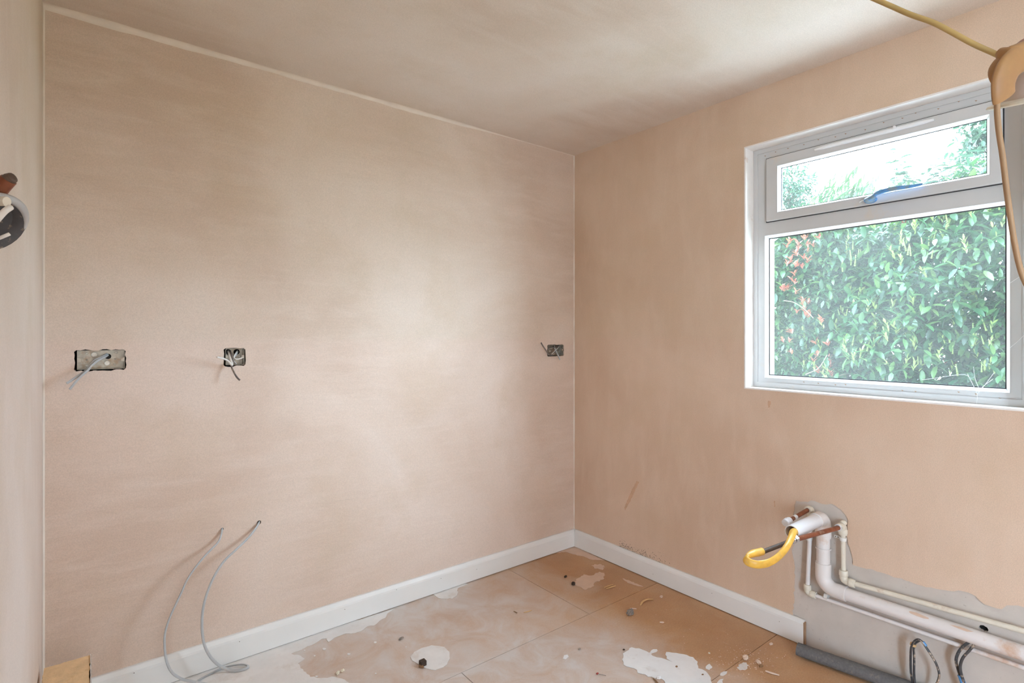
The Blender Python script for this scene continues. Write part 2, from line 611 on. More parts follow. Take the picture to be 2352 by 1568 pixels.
def patch(conv, pts, mat, h=0.0012, step=0.012, amp=0.004, extra=(), seed=1):
    P = [flr(*conv(*p)) for p in pts] + [Vector((x, y, 0)) for x, y in extra]
    for p in P:
        p.z = 0.0002
        p.y = min(p.y, YB - 0.012)
        p.x = min(p.x, XR - 0.012)
    P = ragged(P, step, amp, random.Random(seed))
    return MB().prism(P, (0, 0, h)).build('plaster_patch', mat, fl)


patch(C7, [(1480, 80), (1400, 130), (1380, 175), (1310, 215), (1260, 255), (1200, 260), (1150, 300), (1060, 335), (960, 340), (880, 370),
           (790, 425), (770, 390), (720, 395), (640, 445), (540, 490), (400, 550), (470, 560), (540, 600), (470, 650), (500, 700), (600, 790),
           (740, 800), (860, 790), (960, 820), (1030, 870)], M['spill'], extra=[(0.75, 1.75), (0.2, 1.7), (-0.1, 1.8), (-0.1, 2.38), (0.9, 2.38)], seed=3)
patch(C7, [(1640, 580), (1680, 530), (1760, 490), (1860, 462), (1990, 480), (2045, 530), (2050, 600), (2020, 660), (1980, 690), (1900, 718),
           (1800, 700), (1730, 665), (1660, 620)], M['spill'], 0.0016, 0.012, 0.0015, seed=4)
patch(C6, [(1530, 630), (1600, 680), (1720, 685), (1765, 650), (1770, 590), (1860, 555), (1800, 520), (1650, 580)], M['spill'], seed=5)
patch(C2, [(400, 235), (570, 165), (800, 290), (700, 285), (640, 260), (560, 245), (500, 225)], M['spill_pink'], seed=6)
patch(C2, [(570, 480), (580, 440), (640, 400), (700, 410), (760, 380), (800, 390), (790, 440), (730, 460), (720, 490), (650, 520), (610, 495)],
      M['spill_pink'], 0.0015, 0.012, 0.006, seed=7)
patch(C2, [(700, 330), (760, 320), (800, 330), (790, 365), (720, 350)], M['spill_pink'], 0.001, 0.01, 0.008, seed=8)
patch(C5, [(180, 360), (300, 275), (400, 290), (500, 330), (580, 390), (700, 420), (800, 455), (860, 480), (770, 425), (755, 375), (765, 340), (800, 340), (1000, 370),
           (1130, 410), (1190, 470), (1200, 560), (1300, 600), (1350, 660), (1380, 753), (1400, 860), (760, 860), (750, 753), (700, 700), (520, 670),
           (480, 640), (380, 620), (370, 580), (190, 510), (170, 440)], M['spill_white'], 0.0018, 0.012, 0.004, seed=9)
patch(C5, [(1310, 520), (1350, 495), (1390, 540), (1350, 580), (1300, 560)], M['spill_white'], 0.001, 0.008, 0.003, seed=10)
patch(C5, [(1500, 620), (1540, 600), (1590, 600), (1580, 630), (1530, 660), (1490, 650)], M['spill_white'], 0.001, 0.008, 0.004, seed=11)
patch(C5, [(1450, 753), (1490, 710), (1540, 700), (1530, 753)], M['spill_white'], 0.001, 0.008, 0.003, seed=12)
patch(C5, [(530, 350), (590, 300), (640, 300), (650, 320), (600, 345), (560, 365)], M['spill_white'], 0.001, 0.008, 0.003, seed=13)
patch(C5, [(1720, 540), (1760, 500), (1850, 480), (1880, 520), (1830, 580), (1760, 580)], M['spill_white'], 0.0008, 0.008, 0.006, seed=14)
patch(C2, [(940, 430), (1000, 450), (1100, 495), (1060, 490), (980, 465)], M['spill_pink'], 0.0008, 0.01, 0.003, seed=15)
patch(C2, [(480, 1050), (490, 1025), (515, 1020), (525, 1035), (500, 1055)], M['spill_white'], 0.0015, 0.006, 0.002, seed=16)
for k, (x, y, w) in enumerate([(1275, 430, 16), (1000, 552, 18), (745, 500, 20), (645, 570, 11), (540, 515, 10), (1280, 753, 10), (1594, 478, 7), (665, 785, 14)]):
    patch(C7, [(x - w, y), (x - w * 0.3, y - w * 0.6), (x + w, y - w * 0.4), (x + w * 0.8, y + w * 0.3), (x - w * 0.3, y + w * 0.6)], M['spill'], 0.001, 0.005, 0.001, seed=20 + k)

# ------------------------------------------------------------------ walls and ceiling
# back wall, with the holes cut for the three boxes and two cable holes
HB = {}


def rect_back(x0, y0, x1, y1):
    a, b = at(x0, y1, y=YB), at(x1, y0, y=YB)
    return a.x, b.x, a.z, b.z


HB['double'] = rect_back(170, 802.5, 289, 853)
HB['single'] = rect_back(513.5, 799, 563.5, 841.5)
HB['corner'] = rect_back(1257, 791, 1295, 818.5)


def hole_poly(r, rng, amp=0.003):
    x0, x1, z0, z1 = r
    c = 0.006
    P = [(x0, z0 + c), (x0 + c, z0), (x1 - c, z0), (x1, z0 + c), (x1, z1 - c), (x1 - c, z1), (x0 + c, z1), (x0, z1 - c)]
    return ragged([Vector((x, YB, z)) for x, z in P], 0.012, amp, rng)


holes = [hole_poly(HB['double'], random.Random(1)), hole_poly(HB['single'], random.Random(2)), hole_poly(HB['corner'], random.Random(3), 0.0015)]
for (hx, hy, rr) in ((510.5, 1214.5, 0.0055), (595, 1199.5, 0.0085)):
    c = at(hx, hy, y=YB)
    holes.append(ragged([c + Vector((rr * math.cos(a), 0, rr * math.sin(a))) for a in [k * math.pi / 4 for k in range(8)]], 0.004, 0.0012, random.Random(int(hx))))
FI = 0.016
wb_ = MB().prism([Vector((XL, YB, 0)), Vector((XR, YB, 0)), Vector((XR, YB, ZC)), Vector((XL, YB, ZC))], (0, 0.055, 0), holes, back=False)
wb_.box(XL - 0.1, XR + 0.3, YB + 0.055, YB + 0.12, -0.08, ZC + 0.06)
# soft fillet of plaster along the ceiling joint, uneven as trowelled
n = 60
vs, fs = [], []
fr_ = random.Random(5)
prev = FI
for i in range(n + 1):
    x = XL + (XR - XL) * i / n
    prev = 0.75 * prev + 0.25 * FI * fr_.uniform(0.4, 1.5)
    k = prev * (1.0 if x < 1.2 else max(0.25, 1.0 - (x - 1.2)))
    for j in range(6):
        a = j / 5 * math.pi / 2
        vs.append((x, YB - k * (1 - math.sin(a)) + 0.0, ZC - k * (1 - math.cos(a))))
for i in range(n):
    for j in range(5):
        q = i * 6 + j
        fs.append((q, q + 6, q + 7, q + 1))
wall_back = wb_.build('wall_back', M['plaster'], kind='structure')
MB().add(vs, fs, True).build('joint_fillet', M['plaster_pale'], wall_back)  # paler than the wall: the light it catches is in the colour
# pale bead of plaster down the corner with the window wall
cbv, cbf = [], []
for i in range(41):
    z = 0.1 + (ZC - 0.1) * i / 40
    k = 0.0035 * fr_.uniform(0.6, 1.3)
    cbv += [(XR - k * 1.6, YB - 0.0003, z), (XR - k * 0.5, YB - k * 0.5, z), (XR - 0.0003, YB - k * 1.2, z)]
for i in range(40):
    q = i * 3
    cbf += [(q, q + 3, q + 4, q + 1), (q + 1, q + 4, q + 5, q + 2)]
MB().add(cbv, cbf, True).build('corner_bead', M['plaster_pale'], wall_back)
# near-black lining round each box, painting in the shade of the gap
for (hx0, hx1, hz0, hz1) in HB.values():
    e = 0.004
    MB().box(hx0 - e, hx0 + 0.0006, YB + 0.006, YB + 0.054, hz0 - e, hz1 + e).box(hx1 - 0.0006, hx1 + e, YB + 0.006, YB + 0.054, hz0 - e, hz1 + e).box(hx0, hx1, YB + 0.006, YB + 0.054, hz0 - e, hz0 + 0.0006)\
        .box(hx0, hx1, YB + 0.006, YB + 0.054, hz1 - 0.0006, hz1 + e).box(hx0 - e, hx1 + e, YB + 0.0535, YB + 0.0545, hz0 - e, hz1 + e).build('recess_shade', M['dark'], wall_back)

wall_left = MB().prism([Vector((XL, YR, -0.05)), Vector((XL, YB + 0.05, -0.05)), Vector((XL, YB + 0.05, ZC + 0.06)), Vector((XL, YR, ZC + 0.06))], (-0.1, 0, 0),
                       [[Vector((XL, DY0, 0.02)), Vector((XL, DY1, 0.02)), Vector((XL, DY1, DZ1)), Vector((XL, DY0, DZ1))]]).build('wall_left', M['plaster_left'], kind='structure')
# raised feather edge of plaster in the left corner
MB().add([(XL + 0.0003, YB - 0.012, 0.1), (XL + 0.0003, YB - 0.012, ZC), (XL + 0.002, YB - 0.002, ZC), (XL + 0.002, YB - 0.002, 0.1), (XL + 0.006, YB - 0.0004, ZC), (XL + 0.006, YB - 0.0004, 0.1)],
         [(0, 1, 2, 3), (3, 2, 4, 5)]).build('plaster_fillet', M['plaster_pale'], wall_left)
ceiling = MB().box(XL - 0.1, XR + 0.3, YR - 0.1, YB + 0.1, ZC, ZC + 0.08).build('ceiling', M['plaster_ceiling'], kind='structure')


# right (window) wall: backing board with the window hole, and a 5 mm plaster skin on it that stops short round the pipes
def RW(px, py): return at(px, py, x=XR)
def K1(x, y): return RW(1680 + x / 3.35, 1100 + y / 3.35)


PS = 0.005
edge = [K1(*p) for p in [(470, 1100), (470, 1040), (480, 900), (485, 700), (462, 560), (490, 440), (465, 330), (495, 165), (560, 172), (640, 168), (700, 192), (770, 190),
                         (850, 240), (900, 320), (885, 440), (920, 560), (935, 660), (1000, 680), (1080, 692), (1160, 720), (1280, 760), (1400, 800), (1530, 832), (1680, 860),
                         (1780, 862), (1880, 900), (1950, 965), (2080, 1000), (2120, 970), (2250, 985)]]
edge = ragged(edge, 0.012, 0.0035, random.Random(8), closed=False)
y0 = edge[0].y
outer = [Vector((XR, YB, 0)), Vector((XR, YB, ZC)), Vector((XR, YR, ZC)), Vector((XR, YR, edge[-1].z))] + edge[::-1] + [Vector((XR, y0, 0))]
win_hole = [Vector((XR, WY0, WZ0)), Vector((XR, WY1, WZ0)), Vector((XR, WY1, WZ1)), Vector((XR, WY0, WZ1))]
wall_right = MB().prism(outer, (PS, 0, 0), [win_hole]).build('wall_right', M['plaster_window'], kind='structure')
back_hole = [v + Vector((PS, 0, 0)) for v in win_hole]
cable_hole = [at(2259, 1443, x=XR + PS) + Vector((0, 0.013 * math.cos(a), 0.011 * math.sin(a))) for a in [k * math.pi / 4 for k in range(8)]]
cable_hole = ragged(cable_hole, 0.004, 0.0015, random.Random(3))
bb = MB().prism([Vector((XR + PS, YB + 0.1, -0.05)), Vector((XR + PS, YB + 0.1, ZC + 0.05)), Vector((XR + PS, YR - 0.1, ZC + 0.05)), Vector((XR + PS, YR - 0.1, -0.05))],
                (0.17, 0, 0), [back_hole, cable_hole])
bb.build('backing_board', M['bare'], wall_right)['label'] = 'bare grey backing where the plaster stops round the pipes'
hcx = at(2259, 1443, x=XR + PS)
MB().box(XR + PS + 0.012, XR + PS + 0.03, hcx.y - 0.018, hcx.y + 0.018, hcx.z - 0.016, hcx.z + 0.016).build('cable_hole', M['dark'], wall_right)
# mould specks above the skirting, and damp runs in the plaster
sp = MB()
mr = random.Random(21)
for k in range(230):
    u = mr.random()
    base = [(1425, 1245), (1445, 1262), (1480, 1277), (1530, 1308)]
    i = min(2, int(u * 3))
    f_ = u * 3 - i
    px = base[i][0] + (base[i + 1][0] - base[i][0]) * f_ + mr.gauss(0, 4)
    py = 1213 + 0.412 * (px - 1320) - abs(mr.gauss(0, 7)) - 1
    c = RW(px, py)
    r_ = mr.uniform(0.0008, 0.0022)
    sp.add([c + Vector((-0.0006, r_ * math.cos(a), r_ * math.sin(a))) for a in (0, 1.26, 2.5, 3.77, 5.03)] + [c + Vector((-0.0012, 0, 0))],
           [(j, (j + 1) % 5, 5) for j in range(5)])
o = sp.build('mould_specks', M['mould'], wall_right, kind='stuff')
for (pts, sd) in (([(1462, 1104), (1468, 1106), (1448, 1150), (1436, 1172), (1434, 1165), (1450, 1128)], 1), ([(1764, 920), (1770, 921), (1769, 935), (1764, 936)], 2),
                  ([(1777, 1150), (1781, 1150), (1781, 1163), (1778, 1164)], 4)):
    MB().prism(ragged([RW(*p) for p in pts], 0.006, 0.002, random.Random(sd)), (-0.0006, 0, 0)).build('plaster_run', M['stain'], wall_right)

# wall behind the camera
wr = MB().box(XL - 0.1, XR + 0.3, YR - 0.12, YR, -0.05, ZC + 0.06).build('wall_rear', M['plaster'], kind='structure')


# ------------------------------------------------------------------ baseboards
def baseboard(name, a, b, inward, kind='structure'):
    """a, b: wall points on the floor; profile 18 mm thick, 104 mm high with an eased top edge"""
    a, b, inn = Vector(a), Vector(b), Vector(inward)
    prof = [(0, 0.004), (0.018, 0.004), (0.018, 0.082), (0.0165, 0.090), (0.010, 0.103), (0.0075, 0.105), (0, 0.105)]
    m = MB()
    k = len(prof)
    A = [a + inn * d + Vector((0, 0, h)) for d, h in prof]
    Bv = [b + inn * d + Vector((0, 0, h)) for d, h in prof]
    m.add(A + Bv, [(i, (i + 1) % k, k + (i + 1) % k, k + i) for i in range(k)])
    m.add(A, [tuple(range(k))])
    m.add(Bv, [tuple(range(k))])
    return m.build(name, M['skirting'], kind=kind)


bs_back = baseboard('baseboard_back', (XL, YB, 0), (XR - 0.0, YB, 0), (0, -1, 0))
SKE = at(1845, 1430, x=XR - 0.018).y
bs_right = baseboard('baseboard_right', (XR, YB - 0.0185, 0), (XR, SKE, 0), (-1, 0, 0))
MB().box(XR - 0.0178, XR - 0.0003, SKE - 0.0012, SKE - 0.0002, 0.005, 0.098).build('board_end', M['board_end'], bs_right)['label'] = 'raw brown cut end of the skirting'
MB().box(XR - 0.010, XR - 0.004, SKE - 0.006, SKE - 0.0015, 0.005, 0.100).build('packing_strip', M['board_end'], bs_right)
for (px, py) in ((792, 1399), (911, 1354), (1013, 1328), (1095, 1307), (308, 1545), (550, 1473)):
    c = at(px, py, y=YB - 0.018)
    MB().lathe(c, (0, -1, 0), [(0, 0.0016), (0.0006, 0.0014), (0.0007, 0.0001)], 8).build('nail_head', M['mould'], bs_back)
for (px, py) in ((1635, 1362), (1790, 1427), (1500, 1318)):
    c = at(px, py, x=XR - 0.018)
    MB().lathe(c, (-1, 0, 0), [(0, 0.0014), (0.0006, 0.0012), (0.0007, 0.0001)], 8).build('nail_head', M['mould'], bs_right)

# ------------------------------------------------------------------ window
XF = XR + 0.073                                  # inner face of the fixed frame
win = thing('window_1', (XF, (WY0 + WY1) / 2, WZ0), None, None, kind='structure')


def frame_boxes(x0, x1, y0, y1, z0, z1, w, wt=None, wb=None, ws0=None):
    """four members meeting at the corners, as one mesh"""
    wt = w if wt is None else wt
    wb = w if wb is None else wb
    ws0 = w if ws0 is None else ws0
    m = MB()
    outer_ = [Vector((x0, y0, z0)), Vector((x0, y1, z0)), Vector((x0, y1, z1)), Vector((x0, y0, z1))]
    inner_ = [Vector((x0, y0 + ws0, z0 + wb)), Vector((x0, y1 - w, z0 + wb)), Vector((x0, y1 - w, z1 - wt)), Vector((x0, y0 + ws0, z1 - wt))]
    m.prism(outer_, (x1 - x0, 0, 0), [inner_])
    return m


# reveal: thin white lining from the wall face to the frame
rv = MB()
L0, L1 = XR - 0.0015, XF + 0.07
t_ = 0.006
rv.box(L0, L1, WY1 - t_, WY1 + 0.0005, WZ0, WZ1)
rv.box(L0, L1, WY0 - 0.0005, WY0 + t_, WZ0, WZ1)
rv.box(L0, L1, WY0 + t_, WY1 - t_, WZ1 - t_, WZ1 + 0.0005)
rv.box(L0 - 0.002, L1, WY0 + t_, WY1 - t_, WZ0 - 0.0005, WZ0 + t_)
rv.build('reveal_lining', M['reveal'], win)
FY0, FY1 = WY0 + t_, WY1 - t_
FZ0, FZ1 = WZ0 + t_, WZ1 - t_
SY0, SY1, SZ0, SZ1 = 0.413, 1.2204, CAMZ + 0.511, CAMZ + 0.796         # opening sash
GY0, GY1, GZ0, GZ1 = 0.4095, 1.219, CAMZ - 0.183, CAMZ + 0.437         # lower glass
# outer frame + transom
MB().prism([Vector((XF, FY0, FZ0)), Vector((XF, FY1, FZ0)), Vector((XF, FY1, FZ1)), Vector((XF, FY0, FZ1))], (0.06, 0, 0),
           [[Vector((XF, SY0 + 0.012, SZ0 + 0.012)), Vector((XF, SY1 - 0.012, SZ0 + 0.012)), Vector((XF, SY1 - 0.012, SZ1 - 0.012)), Vector((XF, SY0 + 0.012, SZ1 - 0.012))],
            [Vector((XF, GY0 - 0.012, GZ0 - 0.012)), Vector((XF, GY1 + 0.012, GZ0 - 0.012)), Vector((XF, GY1 + 0.012, GZ1 + 0.012)), Vector((XF, GY0 - 0.012, GZ1 + 0.012))]]).build('frame', M['upvc'], win, bevel=0.003)
# raised ridge along the outer frame
rg = MB()
for (a, b) in (((FY0, FZ0), (FY1, FZ0 + 0.022)), ((FY0, FZ1 - 0.02), (FY1, FZ1)), ((FY1 - 0.02, FZ0 + 0.022), (FY1, FZ1 - 0.02)), ((FY0, FZ0 + 0.022), (FY0 + 0.02, FZ1 - 0.02))):
    rg.box(XF - 0.004, XF + 0.001, a[0], b[0], a[1], b[1])
rg.build('frame_ridge', M['upvc'], win, bevel=0.002)
# lower pane: sloping bead, gasket, glass


def bead(y0, y1, z0, z1, xa, xb, w, name, mat, parent):
    """picture-frame bead sloping from (xa, outer edge) to (xb, inner edge)"""
    O = [(xa, y0, z0), (xa, y1, z0), (xa, y1, z1), (xa, y0, z1)]
    I = [(xb, y0 + w, z0 + w), (xb, y1 - w, z0 + w), (xb, y1 - w, z1 - w), (xb, y0 + w, z1 - w)]
    Bk = [(xb + 0.006, q[1], q[2]) for q in I]
    Ob = [(xb + 0.006, q[1], q[2]) for q in O]
    m = MB().add(O + I + Bk + Ob, [(i, (i + 1) % 4, 4 + (i + 1) % 4, 4 + i) for i in range(4)] + [(4 + i, 4 + (i + 1) % 4, 8 + (i + 1) % 4, 8 + i) for i in range(4)]
                 + [(i, (i + 1) % 4, 12 + (i + 1) % 4, 12 + i) for i in range(4)])
    return m.build(name, mat, parent)


bead(GY0 - 0.013, GY1 + 0.013, GZ0 - 0.013, GZ1 + 0.013, XF - 0.001, XF + 0.016, 0.011, 'glazing_bead', M['bead'], win)
frame_boxes(XF + 0.017, XF + 0.021, GY0 - 0.004, GY1 + 0.004, GZ0 - 0.004, GZ1 + 0.004, 0.0055).build('gasket', M['gasket'], win)
MB().box(XF + 0.022, XF + 0.026, GY0 - 0.010, GY1 + 0.010, GZ0 - 0.010, GZ1 + 0.010).build('glass_pane', M['glass'], win)
# opening sash
XS = XF - 0.014
sash = MB()
yO = [(SY0, SZ0), (SY1, SZ0), (SY1, SZ1), (SY0, SZ1)]
w1 = 0.047
gy0, gy1, gz0, gz1 = 0.4566, 1.158, CAMZ + 0.556, CAMZ + 0.742
yI = [(gy0 - 0.009, gz0 - 0.009), (gy1 + 0.009, gz0 - 0.009), (gy1 + 0.009, gz1 + 0.009), (gy0 - 0.009, gz1 + 0.009)]
sash.prism([Vector((XS, y, z)) for y, z in yO], (0.05, 0, 0), [[Vector((XS, y, z)) for y, z in yI]])
sash_o = sash.build('sash', M['upvc'], win, bevel=0.004)
bead(gy0 - 0.010, gy1 + 0.010, gz0 - 0.010, gz1 + 0.010, XS - 0.001, XS + 0.016, 0.009, 'glazing_bead', M['bead'], sash_o)
frame_boxes(XS + 0.017, XS + 0.021, gy0 - 0.004, gy1 + 0.004, gz0 - 0.004, gz1 + 0.004, 0.005).build('gasket', M['gasket'], sash_o)
MB().box(XS + 0.022, XS + 0.026, gy0 - 0.008, gy1 + 0.008, gz0 - 0.008, gz1 + 0.008).build('glass_pane', M['glass'], sash_o)
frame_boxes(XF - 0.0052, XF - 0.0002, SY0 - 0.003, SY1 + 0.003, SZ0 - 0.003, SZ1 + 0.003, 0.006).build('seal_shadow', M['gasket'], sash_o)  # black seal oversized to draw the sash overlap shadow
# trickle vent on the sash head
tv = MB().sweep([Vector((XS - 0.001, 1.010 - i * (1.010 - 0.600) / 14, CAMZ + 0.781)) for i in range(15)], 0.0078, 0.0115, 14,
                taper=[0.5, 0.9, 1] + [1] * 9 + [1, 0.9, 0.5])
tv.build('trickle_vent', M['bead'], sash_o)
MB().box(XS - 0.019, XS - 0.011, 0.715, 0.722, CAMZ + 0.780, CAMZ + 0.790).build('vent_slider', M['bead'], sash_o)
# handle, still in blue film
hb = at(2004, 460, x=XS)
hd = MB()
hd.sweep([Vector((XS, hb.y + 0.006, hb.z + 0.002)), Vector((XS - 0.006, hb.y + 0.006, hb.z + 0.002)), Vector((XS - 0.016, hb.y + 0.005, hb.z + 0.003)), Vector((XS - 0.021, hb.y + 0.003, hb.z + 0.004))],
         0.013, 0.022, 14, taper=[1.05, 1.0, 0.85, 0.45])
P = [Vector((XS - 0.012, hb.y + 0.012, hb.z + 0.004)), Vector((XS - 0.022, hb.y - 0.008, hb.z + 0.008)), Vector((XS - 0.031, hb.y - 0.024, hb.z + 0.017)),
     Vector((XS - 0.033, hb.y - 0.055, hb.z + 0.022)), Vector((XS - 0.032, hb.y - 0.09, hb.z + 0.0235)), Vector((XS - 0.028, hb.y - 0.12, hb.z + 0.022)),
     Vector((XS - 0.024, hb.y - 0.148, hb.z + 0.0225)), Vector((XS - 0.021, hb.y - 0.168, hb.z + 0.024))]
sp_ = spline(P, 5)
nn = len(sp_)
hd.sweep(sp_, 0.0085, 0.0065, 10, taper=[1.15 if i < nn * 0.2 else (1.0 if i < nn * 0.6 else max(0.35, 1.0 - (i / nn - 0.6) * 1.5)) for i in range(nn)])
ho = hd.build('handle', M['blue'], sash_o)
ho['label'] = 'window handle still wrapped in blue film'
MB().sweep(spline([Vector((XS - 0.010, hb.y + 0.022, hb.z + 0.001)), Vector((XS - 0.012, hb.y + 0.032, hb.z + 0.003)), Vector((XS - 0.010, hb.y + 0.042, hb.z - 0.001))], 4), 0.0015, 0.0015, 6).build('film_tail', M['bead'], sash_o)
# fixing marks left in the frame ridge
for k in range(15):
    y = FY1 - 0.05 - k * 0.058 + mr.uniform(-0.012, 0.012)
    for z in (FZ0 + 0.030 + mr.uniform(-0.012, 0.008), FZ1 - 0.030 + mr.uniform(-0.008, 0.012)):
        if y > FY0 + 0.03:
            c = Vector((XF - 0.0005, y, z))
            MB().add([c + Vector((0, -0.004, -0.001)), c + Vector((0, 0.004, 0.001)), c + Vector((-0.002, 0, -0.003)), c + Vector((0, 0, -0.004))], [(0, 1, 2), (0, 2, 3), (1, 3, 2)]).build('fixing_nick', M['board_end'], win)
# outside of the wall round the window
MB().prism([Vector((XR + 0.18, -2.6, -0.4)), Vector((XR + 0.18, 3.2, -0.4)), Vector((XR + 0.18, 3.2, 2.8)), Vector((XR + 0.18, -2.6, 2.8))], (0.10, 0, 0),
           [[Vector((XR + 0.18, WY0, WZ0)), Vector((XR + 0.18, WY1, WZ0)), Vector((XR + 0.18, WY1, WZ1)), Vector((XR + 0.18, WY0, WZ1))]]).build('outer_leaf', M['render'], wall_right)

# cobweb in the lower right corner of the window
web = thing('cobweb', at(2245, 915, x=XF - 0.002), 'thin white cobweb strands across the lower right corner of the window', 'cobweb')
W_ = lambda px, py, d=0.004: at(px, py, x=XF - d)
strands = [[(2243, 930), (2244, 905), (2232, 878), (2222, 858)], [(2244, 905), (2262, 884), (2283, 856)], [(2243, 908), (2255, 890), (2281, 870)], [(2232, 878), (2215, 860), (2150, 868), (2118, 872)],
           [(2250, 895), (2240, 870), (2236, 842)], [(2318, 800), (2335, 786), (2352, 770)], [(2320, 650), (2335, 640), (2350, 630)]]
for st in strands:
    MB().sweep(spline([W_(*p) for p in st], 4), 0.0006, 0.0006, 5).build('strand', M['web'], web)

# ------------------------------------------------------------------ metal back boxes and their cables
def back_box(r, depth, label, seed, ko):
    x0, x1, z0, z1 = r
    g = 0.004
    c = thing('metal_back_box', ((x0 + x1) / 2, YB + 0.005, z0), label, 'back box')
    x0, x1, z0, z1 = x0 + g * 2.0, x1 - g * 0.8, z0 + g * 1.3, z1 - g * 0.4
    t = 0.0012
    m = MB()
    y0, y1 = YB + 0.003, YB + depth
    m.box(x0, x0 + t, y0, y1, z0, z1).box(x1 - t, x1, y0, y1, z0, z1).box(x0, x1, y0, y1, z0, z0 + t).box(x0, x1, y0, y1, z1 - t, z1)
    m.box(x0, x1, y1 - t, y1, z0, z1)
    m.build('shell', M['galv'], c)
    for s_ in (x0 + t, x1 - t - 0.009):
        zc = (z0 + z1) / 2
        MB().box(s_, s_ + 0.009, y0, y0 + 0.0012, zc - 0.006, zc + 0.006).build('fixing_lug', M['galv'], c)
    for (u, v, rr, kind) in ko:
        p = Vector((x0 + (x1 - x0) * u, y1 - t - 0.0003, z0 + (z1 - z0) * v))
        if kind == 'hole':
            MB().lathe(p, (0, -1, 0), [(0.0, 0.0001), (0.0004, rr)], 18).build('cable_hole', M['dark'], c)
            MB().lathe(p, (0, -1, 0), [(0.0, rr), (0.002, rr), (0.002, rr + 0.0012), (0.0, rr + 0.0014)], 18).build('hole_rim', M['galv'], c)
        else:
            MB().lathe(p, (0, -1, 0), [(0.0, rr), (0.0022, rr * 0.92), (0.0022, rr * 0.85), (0.0003, rr * 0.72), (0.0010, 0.0001)], 18).build('knockout', M['galv_bright'], c)
    return c, (x0, x1, z0, z1, y1)


b1, g1 = back_box(HB['double'], 0.027, 'long galvanised double socket box sunk in the plaster', 1,
                  [(0.36, 0.76, 0.0105, 'k'), (0.645, 0.66, 0.0095, 'hole'), (0.63, 0.30, 0.0095, 'k'), (0.82, 0.86, 0.005, 'k'), (0.2, 0.83, 0.004, 'k'), (0.2, 0.2, 0.004, 'k'), (0.79, 0.22, 0.004, 'k'), (0.2, 0.5, 0.003, 'k'), (0.8, 0.52, 0.003, 'k')])
b2, g2 = back_box(HB['single'], 0.032, 'square galvanised single box, midway along the wall, with white cable tail', 2,
                  [(0.2, 0.80, 0.0105, 'hole'), (0.66, 0.78, 0.0115, 'hole'), (0.5, 0.3, 0.006, 'k'), (0.8, 0.5, 0.004, 'k')])
b3, g3 = back_box(HB['corner'], 0.030, 'square metal box crammed with grey wires beside the room corner', 3,
                  [(0.55, 0.75, 0.008, 'hole'), (0.8, 0.8, 0.007, 'hole'), (0.3, 0.4, 0.006, 'k')])


def cable(pts, ra, rb, mat, label, cat='cable', group=None, ends=True, n=6, up=(0, 0, 1), cores=0):
    p = spline(pts, n)
    o = MB().sweep(p, ra, rb, 10, up=up).build('electrical_cable', mat)
    tag(o, label, cat, group)
    return o


YW = YB
B = lambda px, py, d: at(px, py, y=YW - d)
# double box: pair of grey flat cables
cable([B(248, 815, -0.024), B(240, 820, 0.0), B(225, 828, 0.02), B(211, 839, 0.03), B(202, 850, 0.035), B(188, 862, 0.045), B(172, 879, 0.05), B(160, 894, 0.055)], 0.0042, 0.0026, M['grey_cable'],
      'thin grey cable, lower of the two drooping from the long double socket box')
cable([B(246, 813, -0.024), B(236, 819, 0.0), B(219, 827, 0.016), B(208, 838, 0.022), B(200, 848, 0.028), B(190, 856, 0.034), B(172, 868, 0.042), B(153, 880, 0.05)], 0.0042, 0.003, M['grey_cable'],
      'grey flat cable, upper of the two drooping from the long double socket box')
# single box
cable([B(524, 806, -0.026), B(527, 812, -0.01), B(531, 828, 0.01), B(532, 838, 0.03), B(524, 829, 0.045), B(515, 824, 0.06), B(507, 822, 0.07), B(498, 820, 0.075)], 0.0036, 0.0052, M['white_core'],
      'short white cable stub bent left out of the square single box')
cable([B(526, 806, -0.027), B(529, 806, -0.015), B(532, 816, 0.0), B(535, 830, 0.012), B(532, 842, 0.025), B(537, 854, 0.04), B(544, 866, 0.05), B(551, 873, 0.055)], 0.0042, 0.0030, M['dark_cable'],
      'short dark grey cable stub hanging below the square single box')
cable([B(545, 806, -0.028), B(541, 812, -0.012), B(537, 820, 0.0), B(541, 824, 0.006), B(548, 824, 0.006), B(557, 821, 0.008)], 0.0028, 0.0026, M['white_core'],
      'white core curled to the right inside the square single box')
cable([B(547, 807, -0.028), B(540, 818, -0.010), B(533, 826, -0.004), B(538, 830, 0.0), B(543, 836, 0.002)], 0.0022, 0.0022, M['grey_cable'],
      'thin grey core tucked inside the square single box')
# corner box
cable([B(1283, 793, -0.024), B(1276, 806, 0.004), B(1268, 815, 0.012), B(1260, 813, 0.020), B(1253, 803, 0.03), B(1247, 794, 0.04), B(1243, 787, 0.045)], 0.0042, 0.0032, M['dark_cable'],
      'dark cable stub pointing up and left from the corner box')
cable([B(1273, 794, -0.02), B(1274, 799, -0.002), B(1278, 808, 0.010), B(1283, 818, 0.018), B(1286, 826, 0.022)], 0.0045, 0.0042, M['grey_cable'],
      'grey cable stub drooping below the corner box')
cable([B(1286, 794, -0.02), B(1276, 797, 0.0), B(1266, 800, 0.006), B(1258, 803, 0.008)], 0.003, 0.003, M['dark_cable'],
      'dark core lying across the upper half of the corner box')
cable([B(1283, 796, -0.02), B(1280, 800, 0.0), B(1274, 806, 0.006), B(1267, 813, 0.008)], 0.003, 0.003, M['grey_cable'],
      'grey core slanting through the middle of the corner box')
cable([B(1291, 794, -0.02), B(1289, 800, -0.006), B(1286, 810, 0.0), B(1287, 815, 0.002)], 0.003, 0.0025, M['dark_cable'],
      'dark core upright at the right edge of the corner box')

